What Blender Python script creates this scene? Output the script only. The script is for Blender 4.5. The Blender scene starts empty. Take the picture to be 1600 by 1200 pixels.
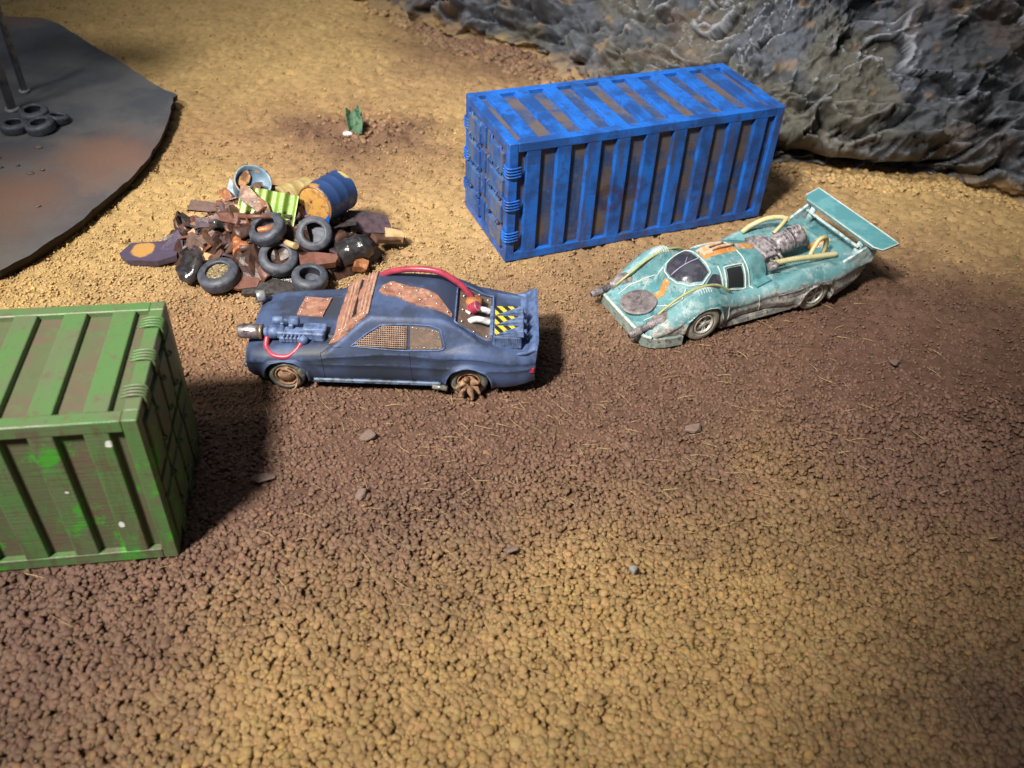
import bpy, bmesh, math, random
import numpy as np
from mathutils import Vector, Matrix
from mathutils.bvhtree import BVHTree

# ------------------------------------------------------------------ camera, world, lamps, exposure
# one Blender unit = one centimetre of the miniature table
S = bpy.context.scene
CAM_H, PITCH, ROLL, FPX = 16.424, 0.7101, 0.0568, 1402.96
cd = bpy.data.cameras.new('camera'); cam = bpy.data.objects.new('camera', cd)
S.collection.objects.link(cam); S.camera = cam
fw = Vector((0, math.cos(PITCH), -math.sin(PITCH))); rt = Vector((1, 0, 0)); up = Vector((0, math.sin(PITCH), math.cos(PITCH)))
r2 = rt * math.cos(ROLL) + up * math.sin(ROLL); u2 = -rt * math.sin(ROLL) + up * math.cos(ROLL)
mw = Matrix((r2, u2, -fw)).transposed().to_4x4(); mw.translation = Vector((0, 0, CAM_H)); cam.matrix_world = mw
cd.sensor_width = 36; cd.lens = FPX / 1600 * 36; cd.clip_start = 0.5; cd.clip_end = 500
cd.dof.use_dof = True; cd.dof.focus_distance = 26.5; cd.dof.aperture_fstop = 0.24

W = bpy.data.worlds.new('World'); S.world = W; W.use_nodes = True
W.node_tree.nodes['Background'].inputs[0].default_value = (0.85, 0.92, 1.0, 1)
W.node_tree.nodes['Background'].inputs[1].default_value = 0.075

def lamp(name, kind, loc, aim, energy, col, **kw):
    d = bpy.data.lights.new(name, kind); d.energy = energy; d.color = col
    for k, v in kw.items(): setattr(d, k, v)
    o = bpy.data.objects.new(name, d); S.collection.objects.link(o); o.location = loc
    o.rotation_euler = (Vector(aim) - Vector(loc)).to_track_quat('-Z', 'Y').to_euler()
    return o
lamp('table_lamp', 'SPOT', (-29, -19, 62), (-2.6, 23.0, 0), 550000, (1.0, 0.95, 0.86), spot_size=math.radians(31.5), spot_blend=1.0, shadow_soft_size=4.8)
lamp('rear_spot', 'SPOT', (-34, 8, 74), (4, 46, 0), 250000, (1.0, 0.97, 0.92), spot_size=math.radians(40), spot_blend=1.0, shadow_soft_size=6)  # second spot, added to light the back half of the table
lamp('rear_fill', 'AREA', (-20, 60, 80), (0, 38, 0), 6500, (0.9, 0.95, 1.0), shape='DISK', size=45)  # added soft fill from above the back, lifts the dim far side; unseen source

S.view_settings.view_transform = 'Standard'; S.view_settings.look = 'None'
S.view_settings.exposure = 0.0; S.view_settings.gamma = 1.0
S.cycles.max_bounces = 5; S.cycles.diffuse_bounces = 3; S.cycles.glossy_bounces = 3
S.cycles.use_denoising = True

rng = np.random.default_rng(7); rnd = random.Random(5)

# ------------------------------------------------------------------ noise in numpy
def hsh(ix, iy, s=0):
    h = (ix.astype(np.int64) * 374761393 + iy.astype(np.int64) * 668265263 + s * 982451653) & 0xffffffff
    h = ((h ^ (h >> 13)) * 1274126177) & 0xffffffff
    h = h ^ (h >> 16)
    return (h & 0xffffff) / float(0xffffff)
def vn(x, y, s=0):
    x = np.asarray(x, float); y = np.asarray(y, float)
    ix = np.floor(x); iy = np.floor(y); fx = x - ix; fy = y - iy
    fx = fx * fx * (3 - 2 * fx); fy = fy * fy * (3 - 2 * fy)
    a = hsh(ix, iy, s); b = hsh(ix + 1, iy, s); c = hsh(ix, iy + 1, s); d = hsh(ix + 1, iy + 1, s)
    return (a * (1 - fx) + b * fx) * (1 - fy) + (c * (1 - fx) + d * fx) * fy
def fbm(x, y, o=4, s=0, g=.5):
    r = 0; a = 1.; t = 0
    for i in range(o):
        r = r + a * vn(x * 2**i + 17.3 * i, y * 2**i - 9.1 * i, s + i); t += a; a *= g
    return r / t
def voro(x, y, s=0, jit=.9):
    ix = np.floor(x); iy = np.floor(y); f1 = np.full(x.shape, 9.); f2 = np.full(x.shape, 9.)
    idx = np.zeros(x.shape); dx1 = np.zeros(x.shape); dy1 = np.zeros(x.shape)
    for a in (-1, 0, 1):
        for b in (-1, 0, 1):
            cx = ix + a; cy = iy + b
            px = cx + .5 + (hsh(cx, cy, s) - .5) * jit; py = cy + .5 + (hsh(cx, cy, s + 1) - .5) * jit
            d = np.hypot(x - px, y - py); m = d < f1
            f2 = np.where(m, f1, np.minimum(f2, d)); idx = np.where(m, hsh(cx, cy, s + 2), idx)
            dx1 = np.where(m, x - px, dx1); dy1 = np.where(m, y - py, dy1); f1 = np.where(m, d, f1)
    return f1, f2, idx, dx1, dy1
def sst(a, b, x):
    t = np.clip((np.asarray(x, float) - a) / (b - a), 0, 1); return t * t * (3 - 2 * t)
def smin(a, b, k):
    h = np.clip(.5 + .5 * (b - a) / k, 0, 1); return b * (1 - h) + a * h - k * h * (1 - h)
def smax(a, b, k): return -smin(-a, -b, k)
def lut(x, tab):
    xs = [t[0] for t in tab]; ys = [t[1] for t in tab]
    return np.interp(x, xs, ys)
def slut(x, tab, w=.25):
    return sum(lut(x + o * w, tab) for o in (-1, -.5, 0, .5, 1)) / 5.

# ------------------------------------------------------------------ objects
def tag(o, label=None, cat=None, group=None, kind=None):
    if label: o['label'] = label
    if cat: o['category'] = cat
    if group: o['group'] = group
    if kind: o['kind'] = kind
    return o
def thing(name, label, cat, loc=(0, 0, 0), rz=0., group=None, mat4=None):
    o = bpy.data.objects.new(name, None); S.collection.objects.link(o); o.empty_display_size = .3
    if mat4 is not None: o.matrix_world = mat4
    else: o.location = loc; o.rotation_euler = (0, 0, rz)
    return tag(o, label, cat, group)
def link_mesh(name, me, mat, parent=None):
    if mat and not me.materials: me.materials.append(mat)
    o = bpy.data.objects.new(name, me); S.collection.objects.link(o)
    if parent: o.parent = parent
    return o
def copy_tree(o, parent=None):
    c = o.copy(); S.collection.objects.link(c); c.parent = parent
    if parent is not None: c.matrix_parent_inverse = Matrix()
    for ch in list(o.children): copy_tree(ch, c)
    return c
def grid_mesh(name, P, smooth=True, closed_u=False, col=None, flip=False):
    """P: (nu, nv, 3)"""
    nu, nv = P.shape[:2]; me = bpy.data.meshes.new(name)
    me.vertices.add(nu * nv); me.vertices.foreach_set('co', np.ascontiguousarray(P, dtype=np.float32).ravel())
    i = np.arange(nu if closed_u else nu - 1)[:, None]; j = np.arange(nv - 1)[None, :]
    a = i * nv + j; b = ((i + 1) % nu) * nv + j
    q = np.stack([a, b, b + 1, a + 1], -1) if not flip else np.stack([a, a + 1, b + 1, b], -1)
    q = q.reshape(-1, 4); n = len(q)
    me.loops.add(n * 4); me.polygons.add(n)
    me.loops.foreach_set('vertex_index', q.ravel().astype(np.int32))
    me.polygons.foreach_set('loop_start', np.arange(0, n * 4, 4, dtype=np.int32))
    me.polygons.foreach_set('loop_total', np.full(n, 4, dtype=np.int32))
    me.update(calc_edges=True); me.polygons.foreach_set('use_smooth', np.full(n, smooth)); me.validate()
    if col is not None:
        at = me.attributes.new('col', 'FLOAT_COLOR', 'POINT')
        c4 = np.ones((nu * nv, 4), np.float32); c4[:, :3] = col.reshape(-1, 3); at.data.foreach_set('color', c4.ravel())
    return me

class MB:
    def __init__(s): s.v = []; s.f = []; s.sm = []; s.mi = []; s.cur = 0
    def add(s, vs, fs, smooth=False, M=None):
        o = len(s.v)
        for p in vs:
            p = Vector(p); s.v.append(M @ p if M is not None else p)
        for f in fs: s.f.append([o + i for i in f]); s.sm.append(smooth); s.mi.append(s.cur)
        return s
    def box(s, c, d, M=None, taper=(1, 1), bev=0.):
        hx, hy, hz = d[0] / 2, d[1] / 2, d[2] / 2; T = Matrix.Translation(c)
        if M is not None: T = T @ M.to_4x4()
        if bev <= 0:
            vs = [(sx * hx * (taper[0] if k else 1), sy * hy * (taper[1] if k else 1), (hz if k else -hz)) for k in (0, 1) for sx, sy in ((-1, -1), (1, -1), (1, 1), (-1, 1))]
            return s.add(vs, [(3, 2, 1, 0), (4, 5, 6, 7), (0, 1, 5, 4), (1, 2, 6, 5), (2, 3, 7, 6), (3, 0, 4, 7)], False, T)
        b = min(bev, hx * .8, hy * .8, hz * .8); vs = []; rings = []
        for z, ins in ((-hz, b), (-hz + b, 0), (hz - b, 0), (hz, b)):
            t = taper if z > 0 else (1, 1); r = []
            for sx, sy in ((-1, -1), (1, -1), (1, 1), (-1, 1)):
                X = hx * t[0] - ins; Y = hy * t[1] - ins
                if sx * sy > 0: pts = ((sx * X, sy * (Y - b)), (sx * (X - b), sy * Y))
                else: pts = ((sx * (X - b), sy * Y), (sx * X, sy * (Y - b)))
                if (sx, sy) == (-1, -1): pts = ((-X, -(Y - b)), (-(X - b), -Y))
                if (sx, sy) == (1, -1): pts = (((X - b), -Y), (X, -(Y - b)))
                if (sx, sy) == (1, 1): pts = ((X, (Y - b)), ((X - b), Y))
                if (sx, sy) == (-1, 1): pts = ((-(X - b), Y), (-X, (Y - b)))
                for p in pts: r.append(len(vs)); vs.append((p[0], p[1], z))
            rings.append(r)
        fs = [tuple(reversed(rings[0])), tuple(rings[3])]
        for a, c2 in zip(rings, rings[1:]):
            for i in range(8): j = (i + 1) % 8; fs.append((a[i], a[j], c2[j], c2[i]))
        return s.add(vs, fs, False, T)
    def cyl(s, p0, p1, r0, r1=None, n=12, caps=True, smooth=True):
        r1 = r0 if r1 is None else r1; return s.lathe([(0, r0), (1, r1)], p0, p1, n, caps, smooth)
    def lathe(s, prof, p0, p1, n=16, caps=True, smooth=True, ring=False):
        """prof: [(t along axis 0..1, radius)]"""
        p0 = Vector(p0); p1 = Vector(p1); ax = p1 - p0; q = ax.normalized().to_track_quat('Z', 'Y')
        vs = []; fs = []
        for t, r in prof:
            for k in range(n):
                a = 2 * math.pi * k / n; vs.append(p0 + ax * t + q @ Vector((r * math.cos(a), r * math.sin(a), 0)))
        m = len(prof)
        for i in range(m if ring else m - 1):
            i2 = (i + 1) % m
            for k in range(n):
                k2 = (k + 1) % n; fs.append((i * n + k, i * n + k2, i2 * n + k2, i2 * n + k))
        s.add(vs, fs, smooth)
        if caps and not ring:
            o = len(s.v) - len(vs)
            s.f.append([o + k for k in reversed(range(n))]); s.sm.append(False); s.mi.append(s.cur)
            s.f.append([o + (m - 1) * n + k for k in range(n)]); s.sm.append(False); s.mi.append(s.cur)
        return s
    def tube(s, pts, r, n=8, sub=6, rib=0., ribn=0):
        P = [Vector(p) for p in pts]; Q = []
        if sub > 1 and len(P) > 2:
            E = [P[0] * 2 - P[1]] + P + [P[-1] * 2 - P[-2]]
            for i in range(1, len(E) - 2):
                a, b, c, d = E[i - 1:i + 3]
                for k in range(sub):
                    t = k / sub; Q.append(.5 * ((2 * b) + (c - a) * t + (2 * a - 5 * b + 4 * c - d) * t * t + (3 * b - a - 3 * c + d) * t**3))
            Q.append(P[-1])
        else: Q = P
        if ribn:
            L = [0]; 
            for a, b in zip(Q, Q[1:]): L.append(L[-1] + (b - a).length)
            R = []; tot = L[-1]
            for k in range(ribn * 2 + 1):
                d = tot * k / (ribn * 2); i = max(0, min(len(L) - 2, int(np.searchsorted(L, d)) - 1)); t = (d - L[i]) / max(1e-6, L[i + 1] - L[i]); R.append(Q[i].lerp(Q[i + 1], t))
            Q = R
        vs = []; fs = []; N = len(Q); nrm = None
        for i, p in enumerate(Q):
            t = (Q[min(i + 1, N - 1)] - Q[max(i - 1, 0)]).normalized()
            if nrm is None: nrm = t.orthogonal().normalized()
            nrm = (nrm - t * nrm.dot(t)).normalized(); b = t.cross(nrm)
            rr = r(i / (N - 1)) if callable(r) else r
            if ribn and i % 2: rr *= (1 - rib)
            for k in range(n):
                a = 2 * math.pi * k / n; vs.append(p + (nrm * math.cos(a) + b * math.sin(a)) * rr)
        for i in range(N - 1):
            for k in range(n):
                k2 = (k + 1) % n; fs.append((i * n + k, i * n + k2, (i + 1) * n + k2, (i + 1) * n + k))
        fs.append(tuple(reversed(range(n)))); fs.append(tuple((N - 1) * n + k for k in range(n)))
        return s.add(vs, fs, True)
    def prism(s, poly, z0, z1, M=None, smooth=False):
        n = len(poly); vs = [(x, y, z0) for x, y in poly] + [(x, y, z1) for x, y in poly]
        fs = [tuple(reversed(range(n))), tuple(range(n, 2 * n))] + [(i, (i + 1) % n, n + (i + 1) % n, n + i) for i in range(n)]
        return s.add(vs, fs, smooth, M)
    def ball(s, c, r, sc=(1, 1, 1), n=8, m=5):
        c = Vector(c); vs = [c + Vector((0, 0, -r * sc[2]))]; fs = []
        for i in range(1, m):
            ph = -math.pi / 2 + math.pi * i / m
            for k in range(n):
                a = 2 * math.pi * k / n; vs.append(c + Vector((r * sc[0] * math.cos(ph) * math.cos(a), r * sc[1] * math.cos(ph) * math.sin(a), r * sc[2] * math.sin(ph))))
        vs.append(c + Vector((0, 0, r * sc[2])))
        for k in range(n):
            k2 = (k + 1) % n; fs.append((0, 1 + k2, 1 + k)); fs.append((len(vs) - 1, 1 + (m - 2) * n + k, 1 + (m - 2) * n + k2))
            for i in range(m - 2): fs.append((1 + i * n + k, 1 + i * n + k2, 1 + (i + 1) * n + k2, 1 + (i + 1) * n + k))
        return s.add(vs, fs, True)
    def rough(s, amp, sc=3., seed=0):
        for v in s.v:
            x, y, z = v * sc
            v.x += amp * (float(vn(y + 3.1, z, seed)) - .5) * 2; v.y += amp * (float(vn(x, z + 7.7, seed + 1)) - .5) * 2; v.z += amp * (float(vn(x + 5.5, y, seed + 2)) - .5) * 2
        return s
    def mesh(s, name):
        me = bpy.data.meshes.new(name); me.from_pydata([tuple(v) for v in s.v], [], s.f)
        me.polygons.foreach_set('use_smooth', s.sm)
        if any(s.mi): me.polygons.foreach_set('material_index', s.mi)
        me.update(); return me
    def build(s, name, mat, parent=None, label=None):
        me = s.mesh(name)
        if isinstance(mat, (list, tuple)):
            for m in mat: me.materials.append(m)
            mat = None
        o = link_mesh(name, me, mat, parent)
        if label: o['label'] = label
        return o
def dirM(z, x=None):
    """rotation whose local z points along z"""
    z = Vector(z).normalized()
    if x is None: return z.to_track_quat('Z', 'Y').to_matrix().to_4x4()
    x = Vector(x); x = (x - z * x.dot(z)).normalized(); y = z.cross(x)
    return Matrix((x, y, z)).transposed().to_4x4()

# ------------------------------------------------------------------ materials
class NT:
    def __init__(s, name):
        s.m = bpy.data.materials.new(name); s.m.use_nodes = True; s.t = s.m.node_tree; s.b = s.t.nodes['Principled BSDF']
        s.geo = s.t.nodes.new('ShaderNodeNewGeometry'); s.pos = s.geo.outputs['Position']
    def put(s, inp, v):
        if isinstance(v, bpy.types.NodeSocket): s.t.links.new(v, inp)
        elif isinstance(v, (tuple, list)) and len(v) == 3 and inp.type == 'RGBA': inp.default_value = (*v, 1)
        else: inp.default_value = v
    def math(s, op, a, b=0., clamp=False):
        n = s.t.nodes.new('ShaderNodeMath'); n.operation = op; n.use_clamp = clamp; s.put(n.inputs[0], a); s.put(n.inputs[1], b); return n.outputs[0]
    def mapr(s, v, a, b, c=0., d=1.):
        n = s.t.nodes.new('ShaderNodeMapRange'); n.interpolation_type = 'SMOOTHSTEP'
        for i, k in enumerate((v, a, b, c, d)): s.put(n.inputs[i], k)
        return n.outputs[0]
    def mix(s, f, a, b, mode='MIX'):
        n = s.t.nodes.new('ShaderNodeMix'); n.data_type = 'RGBA'; n.blend_type = mode
        s.put(n.inputs[0], f); s.put(n.inputs[6], a); s.put(n.inputs[7], b); return n.outputs[2]
    def scalev(s, sc, loc=(0, 0, 0)):
        n = s.t.nodes.new('ShaderNodeMapping'); s.t.links.new(s.pos, n.inputs[0]); n.inputs['Scale'].default_value = sc; n.inputs['Location'].default_value = loc; return n.outputs[0]
    def noise(s, scale, detail=4, rough=.55, vec=None, dist=0., sc=None):
        n = s.t.nodes.new('ShaderNodeTexNoise'); n.inputs['Scale'].default_value = scale; n.inputs['Detail'].default_value = detail
        n.inputs['Roughness'].default_value = rough; n.inputs['Distortion'].default_value = dist
        s.t.links.new(vec or (s.scalev(sc) if sc else s.pos), n.inputs['Vector']); return n.outputs['Fac']
    def blob(s, c, r0, r1, jag=0., jsc=2.):
        n = s.t.nodes.new('ShaderNodeVectorMath'); n.operation = 'DISTANCE'; s.t.links.new(s.pos, n.inputs[0]); n.inputs[1].default_value = c
        d = n.outputs['Value']
        if jag: d = s.math('ADD', d, s.math('MULTIPLY', s.math('SUBTRACT', s.noise(jsc, 3), .5), jag))
        return s.mapr(d, r0, r1, 1., 0.)
    def bump(s, h, strength, dist=.05):
        n = s.t.nodes.new('ShaderNodeBump'); n.inputs['Strength'].default_value = strength; n.inputs['Distance'].default_value = dist; s.t.links.new(h, n.inputs['Height'])
        if s.b.inputs['Normal'].is_linked: s.t.links.new(s.b.inputs['Normal'].links[0].from_socket, n.inputs['Normal'])
        s.t.links.new(n.outputs[0], s.b.inputs['Normal'])
    def fin(s, col, rough=.6, metal=0., spec=.5):
        s.put(s.b.inputs['Base Color'], col); s.put(s.b.inputs['Roughness'], rough); s.put(s.b.inputs['Metallic'], metal); s.b.inputs['Specular IOR Level'].default_value = spec; return s.m

def pmat(name, a, b=None, bs=2., lo=.48, hi=.6, c=None, cs=8., clo=.55, chi=.62, rough=.6, metal=0., bump=.3, bsc=25., bd=.02, edge=None, ea=.7, elo=.52, ehi=.58, spec=.4, soot=()):
    """painted surface: colour a, patches of b, fine chips of c, dry-brushed raised edges"""
    n = NT(name); col = n.mix(n.noise(3.1, 3), tuple(k * .85 for k in a), tuple(min(1, k * 1.15) for k in a))
    if b: col = n.mix(n.mapr(n.noise(bs, 6, .65), lo, hi), col, b)
    if c: col = n.mix(n.mapr(n.noise(cs, 4, .6), clo, chi), col, c)
    for c0, r0, r1 in soot: col = n.mix(n.math('MULTIPLY', n.blob(c0, r0, r1, .7, 1.5), .8), col, (.026, .032, .044))
    if edge:
        e = n.mapr(n.geo.outputs['Pointiness'], elo, ehi); e = n.math('MULTIPLY', e, n.mapr(n.noise(6, 3), .35, .6, .2, ea)); col = n.mix(e, col, edge)
    if bump: n.bump(n.noise(bsc, 4, .65), bump, bd)
    return n.fin(col, rough, metal, spec)

# ------------------------------------------------------------------ ground paint (pigment brushed on the grit, by place)
SAND = (.52, .355, .155); TAN = (.33, .215, .112); BRN = (.138, .078, .056); DBR = (.11, .066, .048); OCH = (.31, .198, .084); OBR = (.195, .12, .06); RED = (.31, .18, .095); PUR = (.12, .07, .055)
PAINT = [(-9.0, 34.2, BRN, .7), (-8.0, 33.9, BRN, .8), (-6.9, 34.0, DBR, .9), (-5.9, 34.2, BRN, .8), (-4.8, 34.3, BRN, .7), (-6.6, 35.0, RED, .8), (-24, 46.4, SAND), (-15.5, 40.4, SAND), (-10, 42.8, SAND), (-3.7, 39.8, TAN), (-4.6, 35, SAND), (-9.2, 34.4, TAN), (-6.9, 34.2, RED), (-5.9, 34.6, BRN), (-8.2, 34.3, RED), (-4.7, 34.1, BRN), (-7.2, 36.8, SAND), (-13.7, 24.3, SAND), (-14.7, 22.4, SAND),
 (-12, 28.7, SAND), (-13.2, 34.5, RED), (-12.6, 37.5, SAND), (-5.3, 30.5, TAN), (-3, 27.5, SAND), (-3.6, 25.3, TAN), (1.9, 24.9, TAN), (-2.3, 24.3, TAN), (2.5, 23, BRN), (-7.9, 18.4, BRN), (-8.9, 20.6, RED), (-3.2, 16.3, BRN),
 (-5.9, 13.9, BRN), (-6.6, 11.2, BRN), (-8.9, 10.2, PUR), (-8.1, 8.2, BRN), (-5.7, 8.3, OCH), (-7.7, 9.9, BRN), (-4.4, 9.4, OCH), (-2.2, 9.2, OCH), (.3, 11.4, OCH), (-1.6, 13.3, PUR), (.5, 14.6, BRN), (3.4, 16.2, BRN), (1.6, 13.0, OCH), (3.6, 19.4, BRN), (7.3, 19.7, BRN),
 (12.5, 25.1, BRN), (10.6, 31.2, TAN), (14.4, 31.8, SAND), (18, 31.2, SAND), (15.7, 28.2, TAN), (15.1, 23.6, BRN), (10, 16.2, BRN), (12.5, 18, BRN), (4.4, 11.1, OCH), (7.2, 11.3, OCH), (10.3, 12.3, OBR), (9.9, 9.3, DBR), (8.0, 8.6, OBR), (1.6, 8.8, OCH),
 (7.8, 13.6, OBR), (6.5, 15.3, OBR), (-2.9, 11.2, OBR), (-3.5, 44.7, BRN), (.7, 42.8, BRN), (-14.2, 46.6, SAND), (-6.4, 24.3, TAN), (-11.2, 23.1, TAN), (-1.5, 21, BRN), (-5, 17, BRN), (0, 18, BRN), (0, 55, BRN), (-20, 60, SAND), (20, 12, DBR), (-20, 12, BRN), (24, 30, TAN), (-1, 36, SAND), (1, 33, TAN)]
def paint(x, y):
    wx = x + (fbm(x * .7, y * .7, 3, 11) - .5) * 2.2; wy = y + (fbm(x * .7, y * .7, 3, 12) - .5) * 2.2
    num = np.zeros(x.shape + (3,)); den = np.zeros(x.shape)
    for e in PAINT:
        px, py, c = e[:3]; s = e[3] if len(e) > 3 else 1.35 + max(0, py - 12) * .05
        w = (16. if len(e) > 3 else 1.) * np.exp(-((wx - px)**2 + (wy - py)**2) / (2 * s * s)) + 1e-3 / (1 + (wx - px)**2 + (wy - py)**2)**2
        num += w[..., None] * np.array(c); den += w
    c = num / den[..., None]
    c *= (.82 + .36 * fbm(x * 1.1, y * 1.1, 4, 21))[..., None]
    return c
def ground_h(x, y):
    h = (fbm(x * .25, y * .25, 3, 31) - .5) * .25
    near = np.exp(-((x + 6.6)**2 / 6 + (y - 34.3)**2 / 2.2))            # earth mound round the little plant
    h = h * (1 - np.exp(-((x)**2 + (y - 21)**2) / 300) * .8) + near * (.34 + .9 * (fbm(x * 1.6, y * 1.6, 3, 41) - .5))
    return h

# ------------------------------------------------------------------ ground sheet
def make_ground():
    xs = np.concatenate([np.arange(-70, -30, 1.), np.arange(-30, 26, .105), np.arange(26, 80, 1.)])
    ys = np.concatenate([np.arange(-20, 5, 1.), np.arange(5, 14, .09), np.arange(14, 34, .085), np.arange(34, 58, .13), np.arange(58, 100, 1.)])
    X, Y = np.meshgrid(xs, ys, indexing='ij')
    Z = ground_h(X, Y)
    f1, f2, idn, _, _ = voro(X / .17 + fbm(X * 3, Y * 3, 2, 3), Y / .17, 51)
    far = sst(20, 27, Y)
    g = (.5 - np.clip(f1, 0, 1)) * .07 + (idn - .5) * .06
    fine = (fbm(X * 6, Y * 6, 3, 61) - .5) * .12
    pits = -sst(.70, .80, vn(X * 5.2, Y * 5.2, 71)) * .13 * far
    Z = Z - .13 * sst(-1.8, 1.8, (14.8 - Y) + (X + 1) * .33) + g * (1 - .55 * far) + fine * (.6 + .2 * far) + pits * 1.3 - .045
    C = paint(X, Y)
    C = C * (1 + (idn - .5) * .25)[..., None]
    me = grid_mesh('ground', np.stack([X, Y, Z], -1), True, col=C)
    n = NT('painted_grit'); a = n.t.nodes.new('ShaderNodeAttribute'); a.attribute_name = 'col'
    col = n.mix(n.mapr(n.noise(7, 5, .7), .35, .7, 0., .5), a.outputs['Color'], n.mix(1., a.outputs['Color'], (.62, .55, .5), 'MULTIPLY'))
    n.bump(n.noise(9, 6, .75), .8, .06)
    m = n.fin(col, .92, 0, .15)
    link_mesh('ground', me, m)['kind'] = 'structure'
make_ground()

# keep-out rectangles (centre, half sizes, angle) so that no pebble pokes into a solid base
BLUE = (Vector((-.4713, 25.2771, 0)), .4157); GREEN = (Vector((-7.2503, 12.5178, 0)), .1831)
CL, CW, CH = 10.0, 3.98, 4.2
def inside_box(x, y, o, a, x0, x1, y0, y1):
    u = (x - o.x) * math.cos(a) + (y - o.y) * math.sin(a); v = -(x - o.x) * math.sin(a) + (y - o.y) * math.cos(a)
    return (u > x0) & (u < x1) & (v > y0) & (v < y1)

# ------------------------------------------------------------------ pebbles and grit
def make_gravel():
    col = bpy.data.collections.new('pebble_shapes')
    n = NT('pebble_paint'); a = n.t.nodes.new('ShaderNodeAttribute'); a.attribute_type = 'INSTANCER'; a.attribute_name = 'col'
    c = n.mix(n.mapr(n.noise(14, 3, .6), .4, .65, 0., .45), a.outputs['Color'], n.mix(1., a.outputs['Color'], (1.35, 1.3, 1.15), 'MULTIPLY'))
    n.bump(n.noise(22, 4, .7), .6, .03)
    pm = n.fin(c, .62, 0, .35)
    for k in range(10):
        bm = bmesh.new(); bmesh.ops.create_icosphere(bm, subdivisions=2, radius=1)
        r = random.Random(k); ax = [Vector((r.gauss(0, 1), r.gauss(0, 1), r.gauss(0, 1))).normalized() for _ in range(5)]; cut = [r.uniform(.76, 1.0) for _ in range(5)]
        sc = (r.uniform(.9, 1.4), r.uniform(.7, 1.0), r.uniform(.45, .7))
        for v in bm.verts:
            for q, d in zip(ax, cut):
                t = v.co.dot(q)
                if t > d: v.co -= q * (t - d) * .85
            v.co *= 1 + .16 * (float(vn(v.co.x * 1.8 + k * 9, v.co.y * 1.8 + v.co.z, 5)) - .5)
            v.co = Vector((v.co.x * sc[0], v.co.y * sc[1], v.co.z * sc[2]))
        me = bpy.data.meshes.new('pebble'); bm.to_mesh(me); bm.free(); me.materials.append(pm)
        me.polygons.foreach_set('use_smooth', [True] * len(me.polygons))
        col.objects.link(bpy.data.objects.new('pebble', me))
    P = []; R = []
    def zone(n, x0, x1, y0, y1, rf):
        x = rng.uniform(x0, x1, n); y = rng.uniform(y0, y1, n)
        k = np.abs(x) < (y * .68 + 5.0); x, y = x[k], y[k]
        keep, r = rf(x, y); P.append(np.stack([x[keep], y[keep]], -1)); R.append(r[keep])
    def coarse(x, y):   # how far the coarse round gravel reaches
        return sst(-1.8, 1.8, (14.8 - y) + (x + 1) * .33 + (fbm(x * .5, y * .5, 3, 81) - .5) * 5)
    def big(x, y):
        c = coarse(x, y); r = rng.uniform(.05, .105, len(x)) * (1 + (rng.random(len(x)) < .05) * .4)
        return rng.random(len(x)) < c, r
    def jgrid(s, off, dens):
        gx, gy = np.meshgrid(np.arange(-13, 15, s), np.arange(6.2, 21, s * .9), indexing='ij'); gx = gx.ravel() + off; gy = gy.ravel() + off * .7
        gx = gx + rng.uniform(-.34, .34, len(gx)) * s; gy = gy + rng.uniform(-.34, .34, len(gy)) * s
        k = (np.abs(gx) < gy * .68 + 5) & (rng.random(len(gx)) < dens); gx, gy = gx[k], gy[k]
        k = rng.random(len(gx)) < coarse(gx, gy) * 1.1; return gx[k], gy[k]
    TOPS = []
    for s, off, dens, lo, hi_ in ((.115, 0, .55, .036, .060), (.15, .07, .72, .055, .088), (.19, .1, .75, .078, .108), (.5, .0, .5, .10, .14)):
        gx, gy = jgrid(s, off, dens); P.append(np.stack([gx, gy], -1)); R.append(rng.uniform(lo, hi_, len(gx)) * (1 + .22 * sst(13, 8, gy)))
        TOPS.append(len(gx))
    def mid(x, y):
        c = 1 - coarse(x, y) * .75; k = c * (1 - sst(22, 27, y) * .85) * (1 - .7 * sst(6, 13, x + (y - 18) * .3)); return rng.random(len(x)) < k, rng.uniform(.028, .066, len(x)) * (1 + .2 * sst(22, 14, y) - .35 * sst(20, 25, y))
    zone(190000, -24, 24, 6.2, 33, mid)
    def far(x, y):
        k = .12 + .3 * sst(30, 25, y) + .6 * np.exp(-((x + 6.6)**2 / 9 + (y - 34.3)**2 / 4)); return rng.random(len(x)) < k, rng.uniform(.025, .05, len(x)) * (1 + 2.6 * (rng.random(len(x)) < .3) * np.exp(-((x + 6.6)**2 / 9 + (y - 34.3)**2 / 4)))
    zone(60000, -30, 24, 24, 52, far)
    def clods(x, y):
        d = np.minimum.reduce([np.hypot(x - a, y - b) for a, b in ((-8, 50), (-6, 48), (-4.4, 46), (-3, 44.8), (-1.4, 44), (0, 42.6), (1.2, 41.6), (2.5, 39.5))])
        return d < 1.6 * rng.random(len(x)), rng.uniform(.06, .24, len(x))
    zone(14000, -12, 5, 37, 53, clods)
    def clods2(x, y):
        fy = np.interp(x, [6.4, 9.0, 12.2, 14.9, 17.4, 18.9, 20.8, 24], [35.6, 33.4, 32.8, 32.7, 32.5, 31.8, 30.7, 29.6]); d = np.abs(fy - .15 - y)
        return d < 1.0 * rng.random(len(x))**1.5, rng.uniform(.04, .17, len(x)) * (1 - .3 * rng.random(len(x)))
    zone(9000, 7, 24, 28, 35, clods2)
    P = np.concatenate(P); R = np.concatenate(R); x, y = P[:, 0], P[:, 1]
    keep = ~inside_box(x, y, *BLUE, -.02, CL + .02, -.02, CW + .02) & ~inside_box(x, y, *GREEN, -CL - .02, .02, -.02, CW + .02)
    P, R = P[keep], R[keep]; x, y = P[:, 0], P[:, 1]; N = len(x)
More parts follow.
